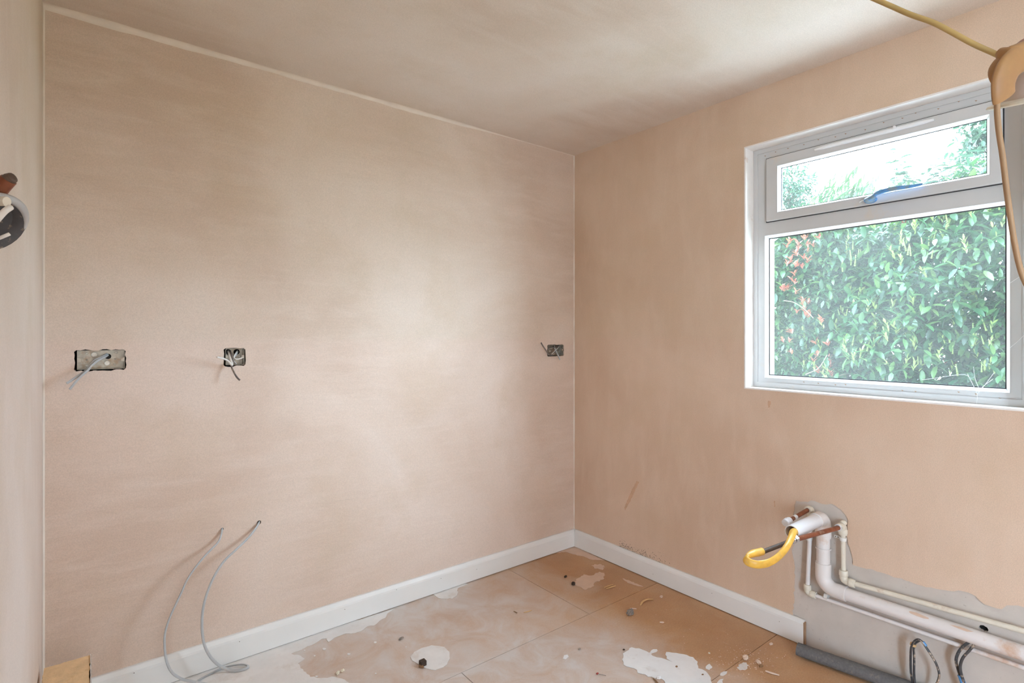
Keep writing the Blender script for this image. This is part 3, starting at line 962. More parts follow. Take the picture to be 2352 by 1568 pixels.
# two long grey loops lower down
c1 = [B(511, 1214, -0.03), B(510, 1215, 0.0), B(508, 1228, 0.012), B(500, 1246, 0.03), B(470, 1277, 0.06), B(445, 1308, 0.075), B(428, 1335, 0.083), B(417, 1360, 0.088), B(405, 1385, 0.092), B(390, 1418, 0.096), B(380, 1450, 0.098),
      B(378, 1478, 0.098), B(382, 1515, 0.098), B(394, 1542, 0.10), B(415, 1558, 0.106), B(440, 1564, 0.115), B(480, 1572, 0.13), B(520, 1580, 0.15)]
cable(c1, 0.0054, 0.0032, M['grey_cable'], 'left of the two long grey cables looping from the wall down past the skirting', n=5)
c2 = [B(596, 1198, -0.03), B(595, 1200, 0.0), B(588, 1212, 0.012), B(571, 1234, 0.03), B(540, 1264, 0.055), B(515, 1288, 0.067), B(495, 1318, 0.073), B(480, 1350, 0.076), B(469, 1385, 0.078), B(464, 1425, 0.078),
      B(467, 1470, 0.076), B(478, 1500, 0.074), B(497, 1523, 0.074), B(520, 1536, 0.074)]
c2 += [flr(540, 1540, 0.006), flr(560, 1536, 0.007), flr(570, 1530, 0.008), flr(560, 1525.5, 0.010), flr(538, 1527, 0.012), flr(510, 1534, 0.008), flr(485, 1546, 0.006), flr(455, 1562, 0.005), flr(430, 1580, 0.005)]
cable(c2, 0.0054, 0.0032, M['grey_cable'], 'right of the two long grey cables, coiling on the floor by the skirting', n=5)

# ------------------------------------------------------------------ pipes on the window wall
XPW = XR - 0.026                    # axis of the waste pipe
yW = 0.9426
zT, zB = CAMZ - 0.7365, CAMZ - 1.015
waste = thing('waste_pipe', (XPW, yW, zB), 'fat white waste pipe, its open stub pointing into the room', 'pipe')


def arc(c, a, b, r, n=8):
    """quarter bend round c from direction a to direction b (unit vectors)"""
    return [Vector(c) + Vector(a) * (r * math.cos(t)) + Vector(b) * (r * math.sin(t)) for t in [i / n * math.pi / 2 for i in range(n + 1)]]


rw = 0.0255
# horizontal stub with open end (hollow)
stub_end = 2.069
m = MB()
m.lathe((XPW - 0.03, yW, zT), (-1, 0, 0), [(0, rw - 0.003), (0, rw), (XPW - 0.03 - stub_end, rw), (XPW - 0.03 - stub_end, rw - 0.003), (0.01, rw - 0.003), (0.01, 0.0005)], 28)
m.build('stub', M['clean_pipe'], waste)
up_el = arc((XPW - 0.042, yW, zT - 0.042), (0, 0, 1), (1, 0, 0), 0.042, 10)
path = [Vector((XPW - 0.07, yW, zT))] + up_el + [Vector((XPW, yW, zT - 0.075))]
MB().sweep(path, rw + 0.0035, seg=24, up=(0, 1, 0)).build('elbow', M['white_pipe'], waste)
MB().tube(Vector((XPW, yW, zT - 0.07)), Vector((XPW, yW, zB + 0.05)), rw - 0.001, 24).build('upright', M['white_pipe'], waste)
lo = arc((XPW, yW - 0.045, zB + 0.045), (0, 1, 0), (0, 0, -1), 0.045, 10)
MB().sweep([Vector((XPW, yW, zB + 0.095))] + lo + [Vector((XPW, yW - 0.085, zB))], rw + 0.003, seg=24, up=(1, 0, 0)).build('elbow', M['white_pipe'], waste)
MB().tube(Vector((XPW, yW - 0.08, zB)), Vector((XPW, -0.9, zB + 0.012)), rw - 0.001, 24).build('long_run', M['white_pipe'], waste)
for zz in (zT - 0.078, zT - 0.125):
    MB().lathe((XPW, yW, zz), (0, 0, 1), [(-0.003, rw), (-0.003, rw + 0.0025), (0.003, rw + 0.0025), (0.003, rw)], 24).build('collar', M['white_pipe'], waste)
# dried plaster splashes on the run
for k, (yy, a, w, h) in enumerate([(0.30, 0.3, 0.018, 0.016), (0.21, 0.5, 0.012, 0.010), (0.17, -0.3, 0.014, 0.010), (0.62, 0.8, 0.03, 0.006), (0.5, 0.9, 0.03, 0.005)]):
    vs = []
    for j in range(9):
        th = 2 * math.pi * j / 9
        rr = 0.7 + 0.5 * mr.random()
        y = yy + w * rr * math.cos(th)
        b = a + h / rw * rr * math.sin(th)
        zz = zB + 0.012 * (yW - 0.08 - y) / 1.76
        q = rw + 0.0004
        vs.append((XPW - q * math.cos(b), y, zz + q * math.sin(b)))
    q = rw + 0.0006
    zz = zB + 0.012 * (yW - 0.08 - yy) / 1.76
    vs.append((XPW - q * math.cos(a), yy, zz + q * math.sin(a)))
    MB().add(vs, [(j, (j + 1) % 9, 9) for j in range(9)]).build('plaster_splash', M['spill_pink'], waste)

# hose drained into the waste pipe
def D(px, py, s): return at(px, py, s=s)
hose = thing('drain_hose', (2.069, yW, zT), 'yellow flattened hose looping from the waste pipe mouth to a steel pipe end', 'hose')
hp = [Vector((2.20, yW, zT - 0.010)), Vector((2.12, yW, zT - 0.011)), D(1823, 1221, 1.995), D(1817, 1236, 1.945), D(1806, 1257, 1.905), D(1788, 1278, 1.88), D(1765, 1292, 1.865), D(1741, 1296, 1.855),
      D(1722, 1292, 1.86), D(1713, 1284, 1.87), D(1716, 1277, 1.885)]
hs = spline(hp, 7)
nn = len(hs)
tp = []
for i in range(nn):
    u = i / (nn - 1)
    k = max(0.0, min(1.0, (u - 0.25) / 0.3))
    e = max(0.0, (u - 0.85) / 0.15)
    tp.append(((1.0 + 0.15 * k) * (1 - 0.35 * e), (1.0 - 0.45 * k) * (1 - 0.2 * e)))
MB().sweep(hs, 0.0125, 0.0125, 16, up=(0, 0.2, 1), taper=tp).build('loop', M['yellow'], hose)
ye = spline([D(1716, 1278, 1.885), D(1722, 1274, 1.895), D(1732, 1270, 1.91), D(1741, 1268.5, 1.92), D(1750, 1266, 1.932)], 6)
MB().sweep(ye, 0.0115, 0.0115, 16, up=(0, 0.2, 1), taper=[(0.75 + 0.4 * min(1, i / 12), 0.5 + 0.6 * min(1, i / 10)) for i in range(len(ye))]).build('cuff', M['yellow'], hose)

# cold/hot pipes: left one capped, right one carrying the hose
rs, rf = 0.0085, 0.0145
xs_ = XR - 0.018


def elbow(name, parent, c, d1, d2, rr=rf, leg=0.022):
    """push-fit elbow: two collared legs from corner c in directions d1, d2"""
    c, d1, d2 = Vector(c), Vector(d1), Vector(d2)
    b = 0.012
    cc = c + d1 * b + d2 * b
    p = [c + d1 * (leg + 0.008)] + [cc - d2 * (b * math.cos(t)) - d1 * (b * math.sin(t)) for t in [i / 6 * math.pi / 2 for i in range(7)]] + [c + d2 * (leg + 0.008)]
    m = MB().sweep(p, rr * 0.88, seg=16, up=(0.3, 0.5, 0.7))
    for d in (d1, d2):
        m.lathe(c + d * leg, d, [(-0.010, rr * 0.9), (-0.008, rr), (0.006, rr), (0.008, rr * 0.93), (0.012, rr * 0.93), (0.013, rr * 0.6)], 18)
    return m.build(name, M['cream'], parent)


# left, capped
yA = 1.001
pA = thing('supply_pipe', (xs_, yA, 0.24), 'thin white supply pipe left of the fat waste pipe, with a capped copper stub', 'pipe')
tA = at(1866, 1168, x=xs_)
tA.y = yA - 0.008
capA = at(1806, 1199, y=yA)
elbow('elbow', pA, tA, (-1, 0, 0), (0, 0, -1))
MB().tube(tA + Vector((-0.02, 0, 0)), capA, rs, 14).build('copper_stub', M['copper'], pA)
dA = (capA - tA).normalized()
MB().lathe(capA - dA * 0.026, dA, [(0, 0.0095), (0.001, 0.0135), (0.010, 0.0140), (0.011, 0.0125), (0.013, 0.0125), (0.014, 0.0150), (0.022, 0.0150), (0.023, 0.0135), (0.025, 0.0135), (0.026, 0.0145), (0.036, 0.0135), (0.038, 0.010), (0.0385, 0.0002)], 20).build('end_cap', M['clean_pipe'], pA)
MB().lathe(tA.lerp(capA, 0.62), dA, [(0, rs), (0, rs + 0.0009), (0.02, rs + 0.0009), (0.02, rs)], 14).build('paper_label', M['clean_pipe'], pA)
lA = at(1859, 1362, x=xs_)
lA.y = yA + 0.006
MB().tube(tA + Vector((0, 0, -0.02)), lA + Vector((0, 0, 0.02)), rs, 14).build('upright', M['white_pipe'], pA)
elbow('elbow', pA, lA, (0, 0, 1), (0, -1, 0))
MB().tube(lA + Vector((0, -0.02, 0)), Vector((xs_, -0.9, lA.z + 0.02)), rs * 0.9, 14).build('long_run', M['white_pipe'], pA)
# right, with hose tail
yC = 0.873
pC = thing('supply_pipe', (xs_, yC, 0.32), 'thin cream supply pipe right of the fat waste pipe, with a long copper tail', 'pipe')
tC = at(1930, 1206, x=xs_)
tC.y = yC
eC = D(1752, 1267, 1.93)
jC = D(1824, 1239.5, 1.975)
elbow('elbow', pC, tC, (-1, 0, 0), (0, 0, -1), rf * 1.12)
MB().lathe(tC + Vector((0.0, -0.002, 0.012)), (0, -0.3, 1), [(0, 0.012), (0.006, 0.011), (0.010, 0.007), (0.011, 0.0002)], 14).build('boss', M['cream'], pC)
MB().tube(tC + Vector((-0.02, 0, 0)), jC, rs * 1.02, 14).build('copper_tail', M['copper'], pC)
dC = (jC - tC).normalized()
MB().lathe(tC + dC * 0.034, dC, [(0, rs), (0, rs + 0.0045), (0.004, rs + 0.0045), (0.004, rs)], 16).build('ring', M['clean_pipe'], pC)
dJ = (eC - jC).normalized()
jn = MB()
jn.lathe(jC - dJ * 0.014, dJ, [(0, 0.0086), (0, 0.0135), (0.012, 0.0135), (0.013, 0.0105), (0.018, 0.0105)], 6)
jn.lathe(jC + dJ * 0.004, dJ, [(0, 0.0105), (0.006, 0.0115), (0.007, 0.0125), (0.018, 0.0125), (0.020, 0.0095), (0.03, 0.009), (0.032, 0.0075)], 16)
jn.build('compression_joint', M['chrome'], pC)
MB().tube(jC + dJ * 0.01, eC + dJ * 0.012, rs * 0.95, 14).build('steel_tail', M['dull_steel'], pC)
lC = at(1940, 1333, x=xs_)
lC.y = yC - 0.002
MB().tube(tC + Vector((0, 0, -0.02)), lC + Vector((0, 0, 0.02)), rs, 14).build('upright', M['cream'], pC)
elbow('elbow', pC, lC, (0, 0, 1), (0, -1, 0), rf * 1.1, 0.028)
MB().tube(lC + Vector((0, -0.02, 0)), Vector((xs_, -0.9, lC.z + 0.085)), rs * 1.05, 14).build('long_run', M['cream'], pC)


def pipe_clip(px, py, axis, flange, label, yy):
    c = at(px, py, x=xs_)
    c.y = yy
    o = thing('pipe_clip', c, label, 'clip')
    MB().lathe(c, axis, [(-0.0065, rs), (-0.0065, rs + 0.003), (0.0065, rs + 0.003), (0.0065, rs)], 16).build('ring', M['white_core'], o)
    a = c + Vector((0.006, 0, 0))
    f = Vector(flange)
    m = MB()
    q = Vector((0, 0, 1)).cross(f).normalized()
    up = Vector(axis)
    P0, P1 = a + f * rs, a + f * (rs + 0.026)
    m.prism([P0 + up * 0.006, P1 + up * 0.004, P1 - up * 0.004, P0 - up * 0.006], (0.003, 0, 0))
    m.build('flange', M['white_core'], o, bevel=0.001)
    for k in (0.45, 0.8):
        MB().lathe(P0.lerp(P1, k) + Vector((-0.0002, 0, 0)), (-1, 0, 0), [(0, 0.0022), (0.0004, 0.0021), (0.0005, 0.0001)], 8).build('screw', M['mould'], o)
    MB().box(a.x, XR + PS, a.y - 0.006, a.y + 0.006, a.z - 0.006, a.z + 0.006).build('foot', M['white_core'], o)
    return o


pipe_clip(1864.5, 1238, (0, 0, 1), (0, 1, 0), 'small white clip on the upright of the left thin pipe', yA - 0.001)
pipe_clip(1939, 1238, (0, 0, 1), (0, 1, 0), 'small white clip with two screws between the fat pipe and the cream pipe', yC)
cc = at(1898, 1369, x=xs_)
pipe_clip(1898, 1369, (0, 1, 0), (0, 0, 1), 'small white clip on the lowest horizontal pipe near its elbow', cc.y)

# black supply cables rising in loops below the pipes
def Rr(px, py, d): return at(px, py, x=XR + PS - d)
def K3(x, y): return 1980 + x / 6.323, 1400 + y / 6.323


la = [K3(*p) for p in [(760, 1180), (735, 1062), (710, 900), (705, 700), (712, 560), (740, 480), (800, 432), (850, 445), (900, 500), (1000, 650), (1080, 790), (1120, 930), (1100, 1040), (1050, 1130)]]
loopA = thing('black_cable_loop', Rr(2100, 1560, 0.03), 'pair of black cables tied in a hoop standing by the wall below the pipes', 'cable')
off = [0.035 + 0.02 * math.sin(i / 13 * math.pi) for i in range(14)]
pts = [Rr(p[0], p[1], o_) for p, o_ in zip(la, off)]
MB().sweep(spline([Vector((pts[0].x - 0.02, pts[0].y, 0.01))] + pts + [Vector((pts[-1].x - 0.03, pts[-1].y + 0.01, 0.01))], 6), 0.0046, 0.0036, 10).build('strand', M['black_cable'], loopA)
lb = [K3(*p) for p in [(790, 1180), (768, 1062), (755, 900), (758, 700), (752, 560), (770, 490), (830, 450)]]
pts = [Rr(p[0], p[1], 0.045) for p in lb]
MB().sweep(spline([Vector((pts[0].x - 0.02, pts[0].y, 0.01))] + pts, 6), 0.0046, 0.0036, 10).build('strand', M['black_cable'], loopA)
t0 = Rr(*K3(742, 505), 0.045)
MB().lathe(t0, (0, -0.2, 1), [(-0.004, 0.004), (-0.004, 0.0095), (0.004, 0.0095), (0.004, 0.004)], 12).build('tie', M['wood_chip'], loopA)
t1 = Rr(*K3(905, 495), 0.052)
MB().lathe(t1, (0, -1, -1.2), [(-0.007, 0.0035), (-0.007, 0.0052), (0.007, 0.0052), (0.007, 0.0035)], 12).build('blue_sleeve', M['blue'], loopA)
loopB = thing('black_cable_pair', Rr(2210, 1560, 0.03), 'pair of black cables dropping from behind the fat pipe, blue sleeve at the bottom', 'cable')
for q, offs in (([(1620, 440), (1560, 465), (1460, 540), (1390, 640), (1365, 740), (1390, 850), (1420, 940), (1450, 1062), (1470, 1180)], 0.026),
                ([(1690, 450), (1640, 490), (1560, 590), (1470, 690), (1430, 790), (1430, 880), (1450, 960), (1480, 1062), (1500, 1180)], 0.034)):
    pts = [Rr(*K3(*p), offs + 0.012 * math.sin(i / 8 * 3.14) - (0.02 if i == 0 else 0)) for i, p in enumerate(q)]
    MB().sweep(spline(pts + [Vector((pts[-1].x - 0.01, pts[-1].y, 0.008))], 6), 0.0048, 0.0038, 10).build('strand', M['black_cable'], loopB)
pts = [Rr(*K3(*p), 0.036) for p in [(1425, 950), (1448, 1010), (1470, 1070), (1490, 1150)]]
MB().sweep(spline(pts, 5), 0.0085, 0.0075, 12).build('blue_sleeve', M['blue'], loopB)

# grey split foam lagging lying along the foot of the wall
lag = thing('pipe_lagging', (XR - 0.03, 0.7, 0), 'dark grey split foam pipe lagging lying along the foot of the bare wall', 'pipe lagging')
a0, a1 = flr(1832, 1492, 0.02), flr(2075, 1578, 0.02)
rl, ri = 0.030, 0.021
ax = (a1 - a0).normalized()
sd = Vector((0, 0, 1)).cross(ax).normalized()
m = MB()
nseg, na = 14, 18
vs, fs = [], []
for i in range(nseg + 1):
    c = a0 + (a1 - a0) * (i / nseg * 1.5)
    c.z = rl * 0.8
    for j in range(na + 1):
        th = math.radians(-40 + 260 * j / na)
        q = 1 + 0.03 * math.sin(i * 1.7 + j)
        vs.append(c + sd * (-rl * q * math.cos(th)) + Vector((0, 0, rl * 0.78 * math.sin(th))))
    for j in range(na, -1, -1):
        th = math.radians(-40 + 260 * j / na)
        vs.append(c + sd * (-ri * math.cos(th)) + Vector((0, 0, ri * 0.78 * math.sin(th))))
k = 2 * (na + 1)
for i in range(nseg):
    for j in range(k):
        fs.append((i * k + j, i * k + (j + 1) % k, (i + 1) * k + (j + 1) % k, (i + 1) * k + j))
m.add(vs, fs, True)
for i in (0, nseg):
    for j in range(na):
        m.add([vs[i * k + j], vs[i * k + j + 1], vs[i * k + k - 2 - j], vs[i * k + k - 1 - j]], [(0, 1, 2, 3)])
m.build('sleeve', M['lagging'], lag)

# ------------------------------------------------------------------ foam offcut bottom left
fo = thing('insulation_offcut', (-0.045, 2.0, 0), 'tan foam insulation offcut with shiny foil edge standing in the left corner', 'insulation')
tl, tr_ = at(105, 1534, y=2.2), at(208, 1503, y=2.2)
zt = (tl.z + tr_.z) / 2
outl = ragged([Vector((XL + 0.010, 1.80, zt)), Vector((0.010, 1.80, zt)), Vector((0.0125, 2.2, zt)), Vector((XL + 0.012, 2.2, zt))], 0.012, 0.002, random.Random(2))
MB().prism(outl, (0, 0, -zt + 0.0005)).build('foam_core', M['foam'], fo)
MB().prism(ragged([Vector((0.0115, 1.80, zt + 0.001)), Vector((0.014, 1.80, zt + 0.001)), Vector((0.0165, 2.203, zt + 0.002)), Vector((0.0140, 2.203, zt + 0.002))], 0.02, 0.0006, random.Random(3)), (0, 0, -zt + 0.0)).build('foil_facing', M['foil'], fo)

# ------------------------------------------------------------------ pendant flex and lamp holder, top right
pc = D(2372, 178, 0.80)
toc = (Vector((0, 0, CAMZ)) - pc).normalized()
pend = thing('pendant_lamp', pc, 'tan plastic pendant lamp holder with pale dome hanging at the window', 'lamp')
rgt = Vector((VS, -VC, 0))
axp = (toc + rgt * 0.10 + Vector((0, 0, -0.10))).normalized()
up_c = (Vector((0, 0, 1)) - toc * toc.z).normalized()
dc = D(2400, 216, 0.80)
MB().lathe(dc, up_c, [(0.0, 0.0002), (0.0, 0.049), (0.010, 0.0485), (0.022, 0.0435), (0.034, 0.034), (0.043, 0.022), (0.048, 0.0002)], 36).build('dome', M['lamp_white'], pend)
MB().lathe(dc - up_c * 0.006, up_c, [(0.0, 0.0002), (0.0, 0.062), (0.002, 0.066), (0.005, 0.064), (0.008, 0.052), (0.008, 0.0002)], 36).build('rim', M['ivory'], pend)
sp1 = spline([D(2440, 92, 0.80), D(2400, 108, 0.785), D(2355, 128, 0.765), D(2322, 150, 0.755), D(2306, 182, 0.755), D(2304, 206, 0.757), D(2306, 224, 0.762)], 7)
MB().sweep(sp1, 0.0185, 0.007, 20, up=(0, 0, 1), taper=[0.85 + 0.2 * math.sin(math.pi * min(1, 0.75 * i / (len(sp1) - 1))) for i in range(len(sp1))]).build('collar', M['tan_plastic'], pend)
MB().sweep(spline([D(2296, 120, 0.775), D(2312, 128, 0.765), D(2334, 122, 0.765), D(2358, 112, 0.77), D(2385, 100, 0.78)], 5), 0.013, 0.010, 12, taper=[0.5 + 0.5 * min(1, i / 5) for i in range(21)]).build('shoulder', M['tan_plastic'], pend)
MB().sweep(spline([D(2288, 196, 0.765), D(2290, 170, 0.765), D(2298, 146, 0.77), D(2308, 130, 0.775)], 5), 0.011, 0.009, 12, taper=[0.35 + 0.65 * math.sin(i / 15 * math.pi) for i in range(16)]).build('clamp', M['tan_plastic'], pend)
MB().sweep(spline([D(2338, 110, 0.79), D(2348, 100, 0.80), D(2362, 92, 0.82), D(2400, 70, 0.88)], 5), 0.0055, 0.0055, 10).build('strap', M['copper'], pend)
rose = Vector((0.917, 0.918, ZC))
fx = spline([D(2300, 130, 0.80), D(2280, 121, 0.805), D(2230, 98, 0.815), D(2150, 55, 0.84), D(2090, 33, 0.865), D(2010, -2, 0.90), Vector((0.99, 0.55, CAMZ + 0.76)), rose], 8)
o = MB().sweep(fx, 0.0040, 0.0040, 10).build('ceiling_flex', M['flex'])
tag(o, 'yellowed flex running from the ceiling to the tan pendant lamp holder', 'flex')
fx2 = spline([D(2293, 222, 0.80), D(2290, 250, 0.80), D(2294, 300, 0.80), D(2303, 360, 0.80), D(2310, 420, 0.80), D(2318, 480, 0.80), D(2328, 545, 0.80), D(2340, 605, 0.80), D(2356, 650, 0.80), D(2385, 690, 0.80), D(2410, 640, 0.80), D(2405, 400, 0.80), D(2395, 235, 0.80)], 7)
o = MB().sweep(fx2, 0.0037, 0.0037, 10).build('hanging_flex', M['flex_low'])
tag(o, 'brown flex hanging in a loop below the pendant, in front of the window frame', 'flex')

# ------------------------------------------------------------------ copper stub and dark cup on the left wall
lw = thing('pipe_cup', D(5, 490, 0.62), 'dark round cup with grey rim and a copper stub, on the left wall', 'pipe fitting')
cupc = D(-24, 513, 0.62)
axc = (Vector((0.55, -0.62, -0.55))).normalized()
MB().lathe(cupc, axc, [(-0.024, 0.008), (-0.022, 0.024), (-0.012, 0.034), (-0.002, 0.0375), (0.003, 0.0355), (0.001, 0.031), (-0.006, 0.026), (-0.008, 0.0002)], 32).build('cup', M['black_cable'], lw)
cu = (Vector((0, 0, 1)) - axc * axc.z).normalized()
cw = axc.cross(cu)
if cw.dot(rgt) < 0:
    cw = -cw
arc_ = [cupc + axc * 0.001 + (cu * math.cos(a) + cw * math.sin(a)) * 0.0355 for a in [math.radians(-100 + 5 * k) for k in range(39)]]
MB().sweep(arc_, 0.0045, 0.0045, 12, taper=[1.0] * 27 + [1 - 0.055 * k for k in range(12)]).build('rim', M['grey_cable'], lw)
MB().sweep(spline([D(-30, 528, 0.585), D(-10, 508, 0.575), D(10, 486, 0.575), D(24, 476, 0.582)], 5), 0.0032, 0.0032, 10).build('strap', M['white_core'], lw)
MB().sweep(spline([D(-30, 556, 0.58), D(-5, 548, 0.577), D(10, 542, 0.577), D(22, 537, 0.58)], 5), 0.0018, 0.0018, 10).build('strap', M['white_core'], lw)
MB().sweep(spline([D(-40, 478, 0.62), D(-12, 450, 0.62), D(4, 430, 0.62), D(20, 412, 0.62)], 5), 0.0078, 0.0078, 14).build('copper_stub', M['copper'], lw)
MB().sweep(spline([D(16, 415, 0.62), D(24, 410, 0.62), D(32, 407, 0.62)], 4), 0.0075, 0.0075, 12, taper=[1, 0.95, 0.9, 0.9, 0.85, 0.8, 0.8, 0.75, 0.4]).build('solder_end', M['dull_steel'], lw)
MB().sweep([D(-40, 462, 0.615), D(8, 462, 0.612), D(16, 463, 0.612)], 0.0055, 0.0055, 12).build('crosspiece', M['cream'], lw)
MB().tube(Vector((XL - 0.01, cupc.y, cupc.z)), cupc - axc * 0.016, 0.012, 12).build('bracket', M['dull_steel'], lw)
MB().tube(Vector((XL - 0.01, 0.86, CAMZ + 0.10)), D(-40, 470, 0.62), 0.0085, 12).build('pipe_tail', M['copper'], lw)

# ------------------------------------------------------------------ rubble on the floor
def lump(name, px, py, rx, ry, rz, mat, label, cat, seed, group=None, rot=0.0):
    rn = random.Random(seed)
    bm = bmesh.new()
    bmesh.ops.create_icosphere(bm, subdivisions=3, radius=1)
    for v in bm.verts:
        k = 1 + rn.uniform(-0.28, 0.22)
        v.co = Vector((v.co.x * rx * k, v.co.y * ry * k, max(-0.55, v.co.z * k) * rz))
    me = bpy.data.meshes.new(name)
    bm.to_mesh(me)
    bm.free()
    me.materials.append(mat)
    o = bpy.data.objects.new(name, me)
    p = flr(px, py)
    o.location = (p.x, p.y, rz * 0.55 + 0.0012)
    o.rotation_euler = (0, 0, rot)
    COL.objects.link(o)
    tag(o, label, cat, group)
    return o


def sliver(name, pxs, w, mat, label, cat, h=0.002, lift=0.0, group=None):
    P = [flr(*p) for p in pxs]
    n_ = len(P)
    for i, p in enumerate(P):
        p.z = h * 0.6 + 0.0008 + lift * math.sin(math.pi * i / max(1, n_ - 1))
    s_ = spline(P, 5)
    o = MB().sweep(s_, h * 0.5, w * 0.5, 8, taper=[(1, 0.35 + 0.65 * math.sin(math.pi * (0.12 + 0.76 * i / (len(s_) - 1)))) for i in range(len(s_))]).build(name, mat)
    tag(o, label, cat, group)
    return o


# square dark plug standing in the pale round patch
pl = flr(971, 1528)
pg = thing('wooden_plug', pl, 'dark square wooden plug standing in the round pale plaster patch', 'wood block')
MB().box(pl.x - 0.012, pl.x + 0.012, pl.y - 0.011, pl.y + 0.011, 0.0015, 0.021).build('block', M['dark_lump'], pg, bevel=0.002)
MB().prism([Vector((pl.x - 0.020, pl.y - 0.004, 0.0015)), Vector((pl.x - 0.006, pl.y - 0.019, 0.0015)), Vector((pl.x - 0.004, pl.y - 0.0125, 0.0015)), Vector((pl.x - 0.0125, pl.y + 0.001, 0.0015))], (0, 0, 0.008)).build('splinter', M['brown_chip'], pg)
lump('stone_chip', 921, 1467.5, 0.013, 0.006, 0.004, M['grey_chip'], 'flat grey stone chip behind the round pale patch', 'chip', 2, rot=0.3)
lump('plaster_flake', 776, 1547, 0.011, 0.006, 0.0045, M['cream_chip'], 'cream plaster flake, left of a touching pair near the lower frame edge', 'flake', 3, rot=0.9)
lump('plaster_flake', 787, 1541, 0.009, 0.006, 0.004, M['cream_chip'], 'cream plaster flake, right of a touching pair near the lower frame edge', 'flake', 4, rot=0.6)
lump('dark_crumb', 1299, 1325, 0.011, 0.006, 0.005, M['dark_lump'], 'dark crumb nearest the far corner, above the flower-shaped patch', 'crumb', 5, rot=0.4)
lump('dark_crumb', 1317, 1343, 0.010, 0.009, 0.010, M['dark_lump'], 'dark brown lump touching the flower-shaped pink patch', 'crumb', 6)
lump('rubble_lump', 1447, 1410, 0.022, 0.015, 0.014, M['grey_chip'], 'crumbly grey mortar lump in the middle of the floor', 'rubble', 7, rot=0.3)
lump('plaster_chip', 1771, 1480, 0.010, 0.006, 0.004, M['pink_chip'], 'pale plaster chip lying alone near the end of the skirting', 'chip', 8)
lump('plaster_chip', 1519, 1371, 0.014, 0.007, 0.003, M['pink_chip'], 'pale pink flat chip right of the curled shaving', 'chip', 9, rot=0.5)
lump('plaster_chip', 1520, 1430, 0.010, 0.005, 0.003, M['pink_chip'], 'pale chip below the curled shaving, right of the grey lump', 'chip', 10, rot=2.5)
lump('plaster_chip', 1629, 1501, 0.004, 0.004, 0.003, M['cream_chip'], 'tiny white crumb right of the big white patch', 'chip', 12)
lump('filler_crumb', 1513, 1558, 0.009, 0.007, 0.006, M['spill_white'], 'white filler crumb on the near edge of the big white patch', 'crumb', 13)
lump('brown_crumb', 1554, 1532, 0.005, 0.004, 0.003, M['brown_chip'], 'reddish brown crumb lying in the middle of the big white patch', 'crumb', 14)
lump('brown_crumb', 1614, 1550, 0.005, 0.003, 0.002, M['brown_chip'], 'brown crumb at the right side of the big white patch', 'crumb', 15)
lump('dark_crumb', 1433, 1493, 0.005, 0.004, 0.003, M['dark_lump'], 'small dark crumb just left of the big white patch', 'crumb', 16)
lump('grey_crumb', 1331, 1491, 0.006, 0.004, 0.003, M['grey_chip'], 'grey crumb left of the big white patch beside a small white dab', 'crumb', 17)
lump('rubble_lump', 1712, 1512, 0.017, 0.010, 0.007, M['pink_chip'], 'pale rubble lump, left one of the dusty pair before the lagging', 'rubble', 18, rot=0.4)
lump('rubble_lump', 1742, 1522, 0.014, 0.009, 0.006, M['pink_chip'], 'pinkish rubble lump, right one of the dusty pair before the lagging', 'rubble', 19, rot=1.0)
lump('brown_crumb', 1748, 1531, 0.010, 0.006, 0.005, M['brown_chip'], 'dark brown crumb under the pinkish rubble lump', 'crumb', 20)
sliver('wood_shaving', [(1471, 1391), (1476, 1384), (1487, 1379), (1500, 1377)], 0.011, M['wood_chip'], 'curled pale wood shaving beyond the grey mortar lump', 'shaving', 0.004, 0.004)
sliver('wood_shaving', [(1447, 1398), (1455, 1398), (1462, 1399)], 0.008, M['pink_chip'], 'short pale shaving touching the grey mortar lump', 'shaving', 0.003)
sliver('wood_shaving', [(1388, 1350), (1398, 1346), (1408, 1343)], 0.008, M['wood_chip'], 'tan wood shaving, upper of the pair beside the flower-shaped patch', 'shaving', 0.003)
sliver('wood_shaving', [(1392, 1353), (1403, 1349), (1414, 1346)], 0.010, M['wood_chip'], 'tan wood shaving, lower of the pair beside the flower-shaped patch', 'shaving', 0.003)
sliver('plaster_sliver', [(1758, 1542), (1770, 1546), (1790, 1552)], 0.013, M['pink_chip'], 'long pale pointed sliver on the brown floor near the lagging', 'sliver', 0.004)
sliver('wood_splinter', [(1500, 1560), (1506, 1565), (1514, 1574)], 0.006, M['brown_chip'], 'brown splinter at the near edge of the big white patch', 'splinter', 0.005)
sliver('wood_shaving', [(1203, 1407), (1212, 1405), (1221, 1402)], 0.008, M['wood_chip'], 'tan shaving lying in the middle of the open floor', 'shaving', 0.002)
sliver('wood_shaving', [(1180, 1404), (1184, 1406), (1188, 1408)], 0.006, M['brown_chip'], 'small brown shaving left of the tan one on open floor', 'shaving', 0.002)
wp = thing('wall_plug', flr(1372, 1546), 'small red wall plug with thin tail on the near floor', 'wall plug')
MB().lathe(flr(1372, 1546, 0.004), (1, -0.2, 0), [(-0.004, 0.0002), (-0.004, 0.0028), (0.004, 0.0028), (0.005, 0.0002)], 10).build('head', M['red'], wp)
MB().sweep(spline([flr(1373, 1546, 0.003), flr(1382, 1549, 0.003), flr(1392, 1551, 0.002)], 4), 0.0011, 0.0011, 6).build('tail', M['grey_chip'], wp)
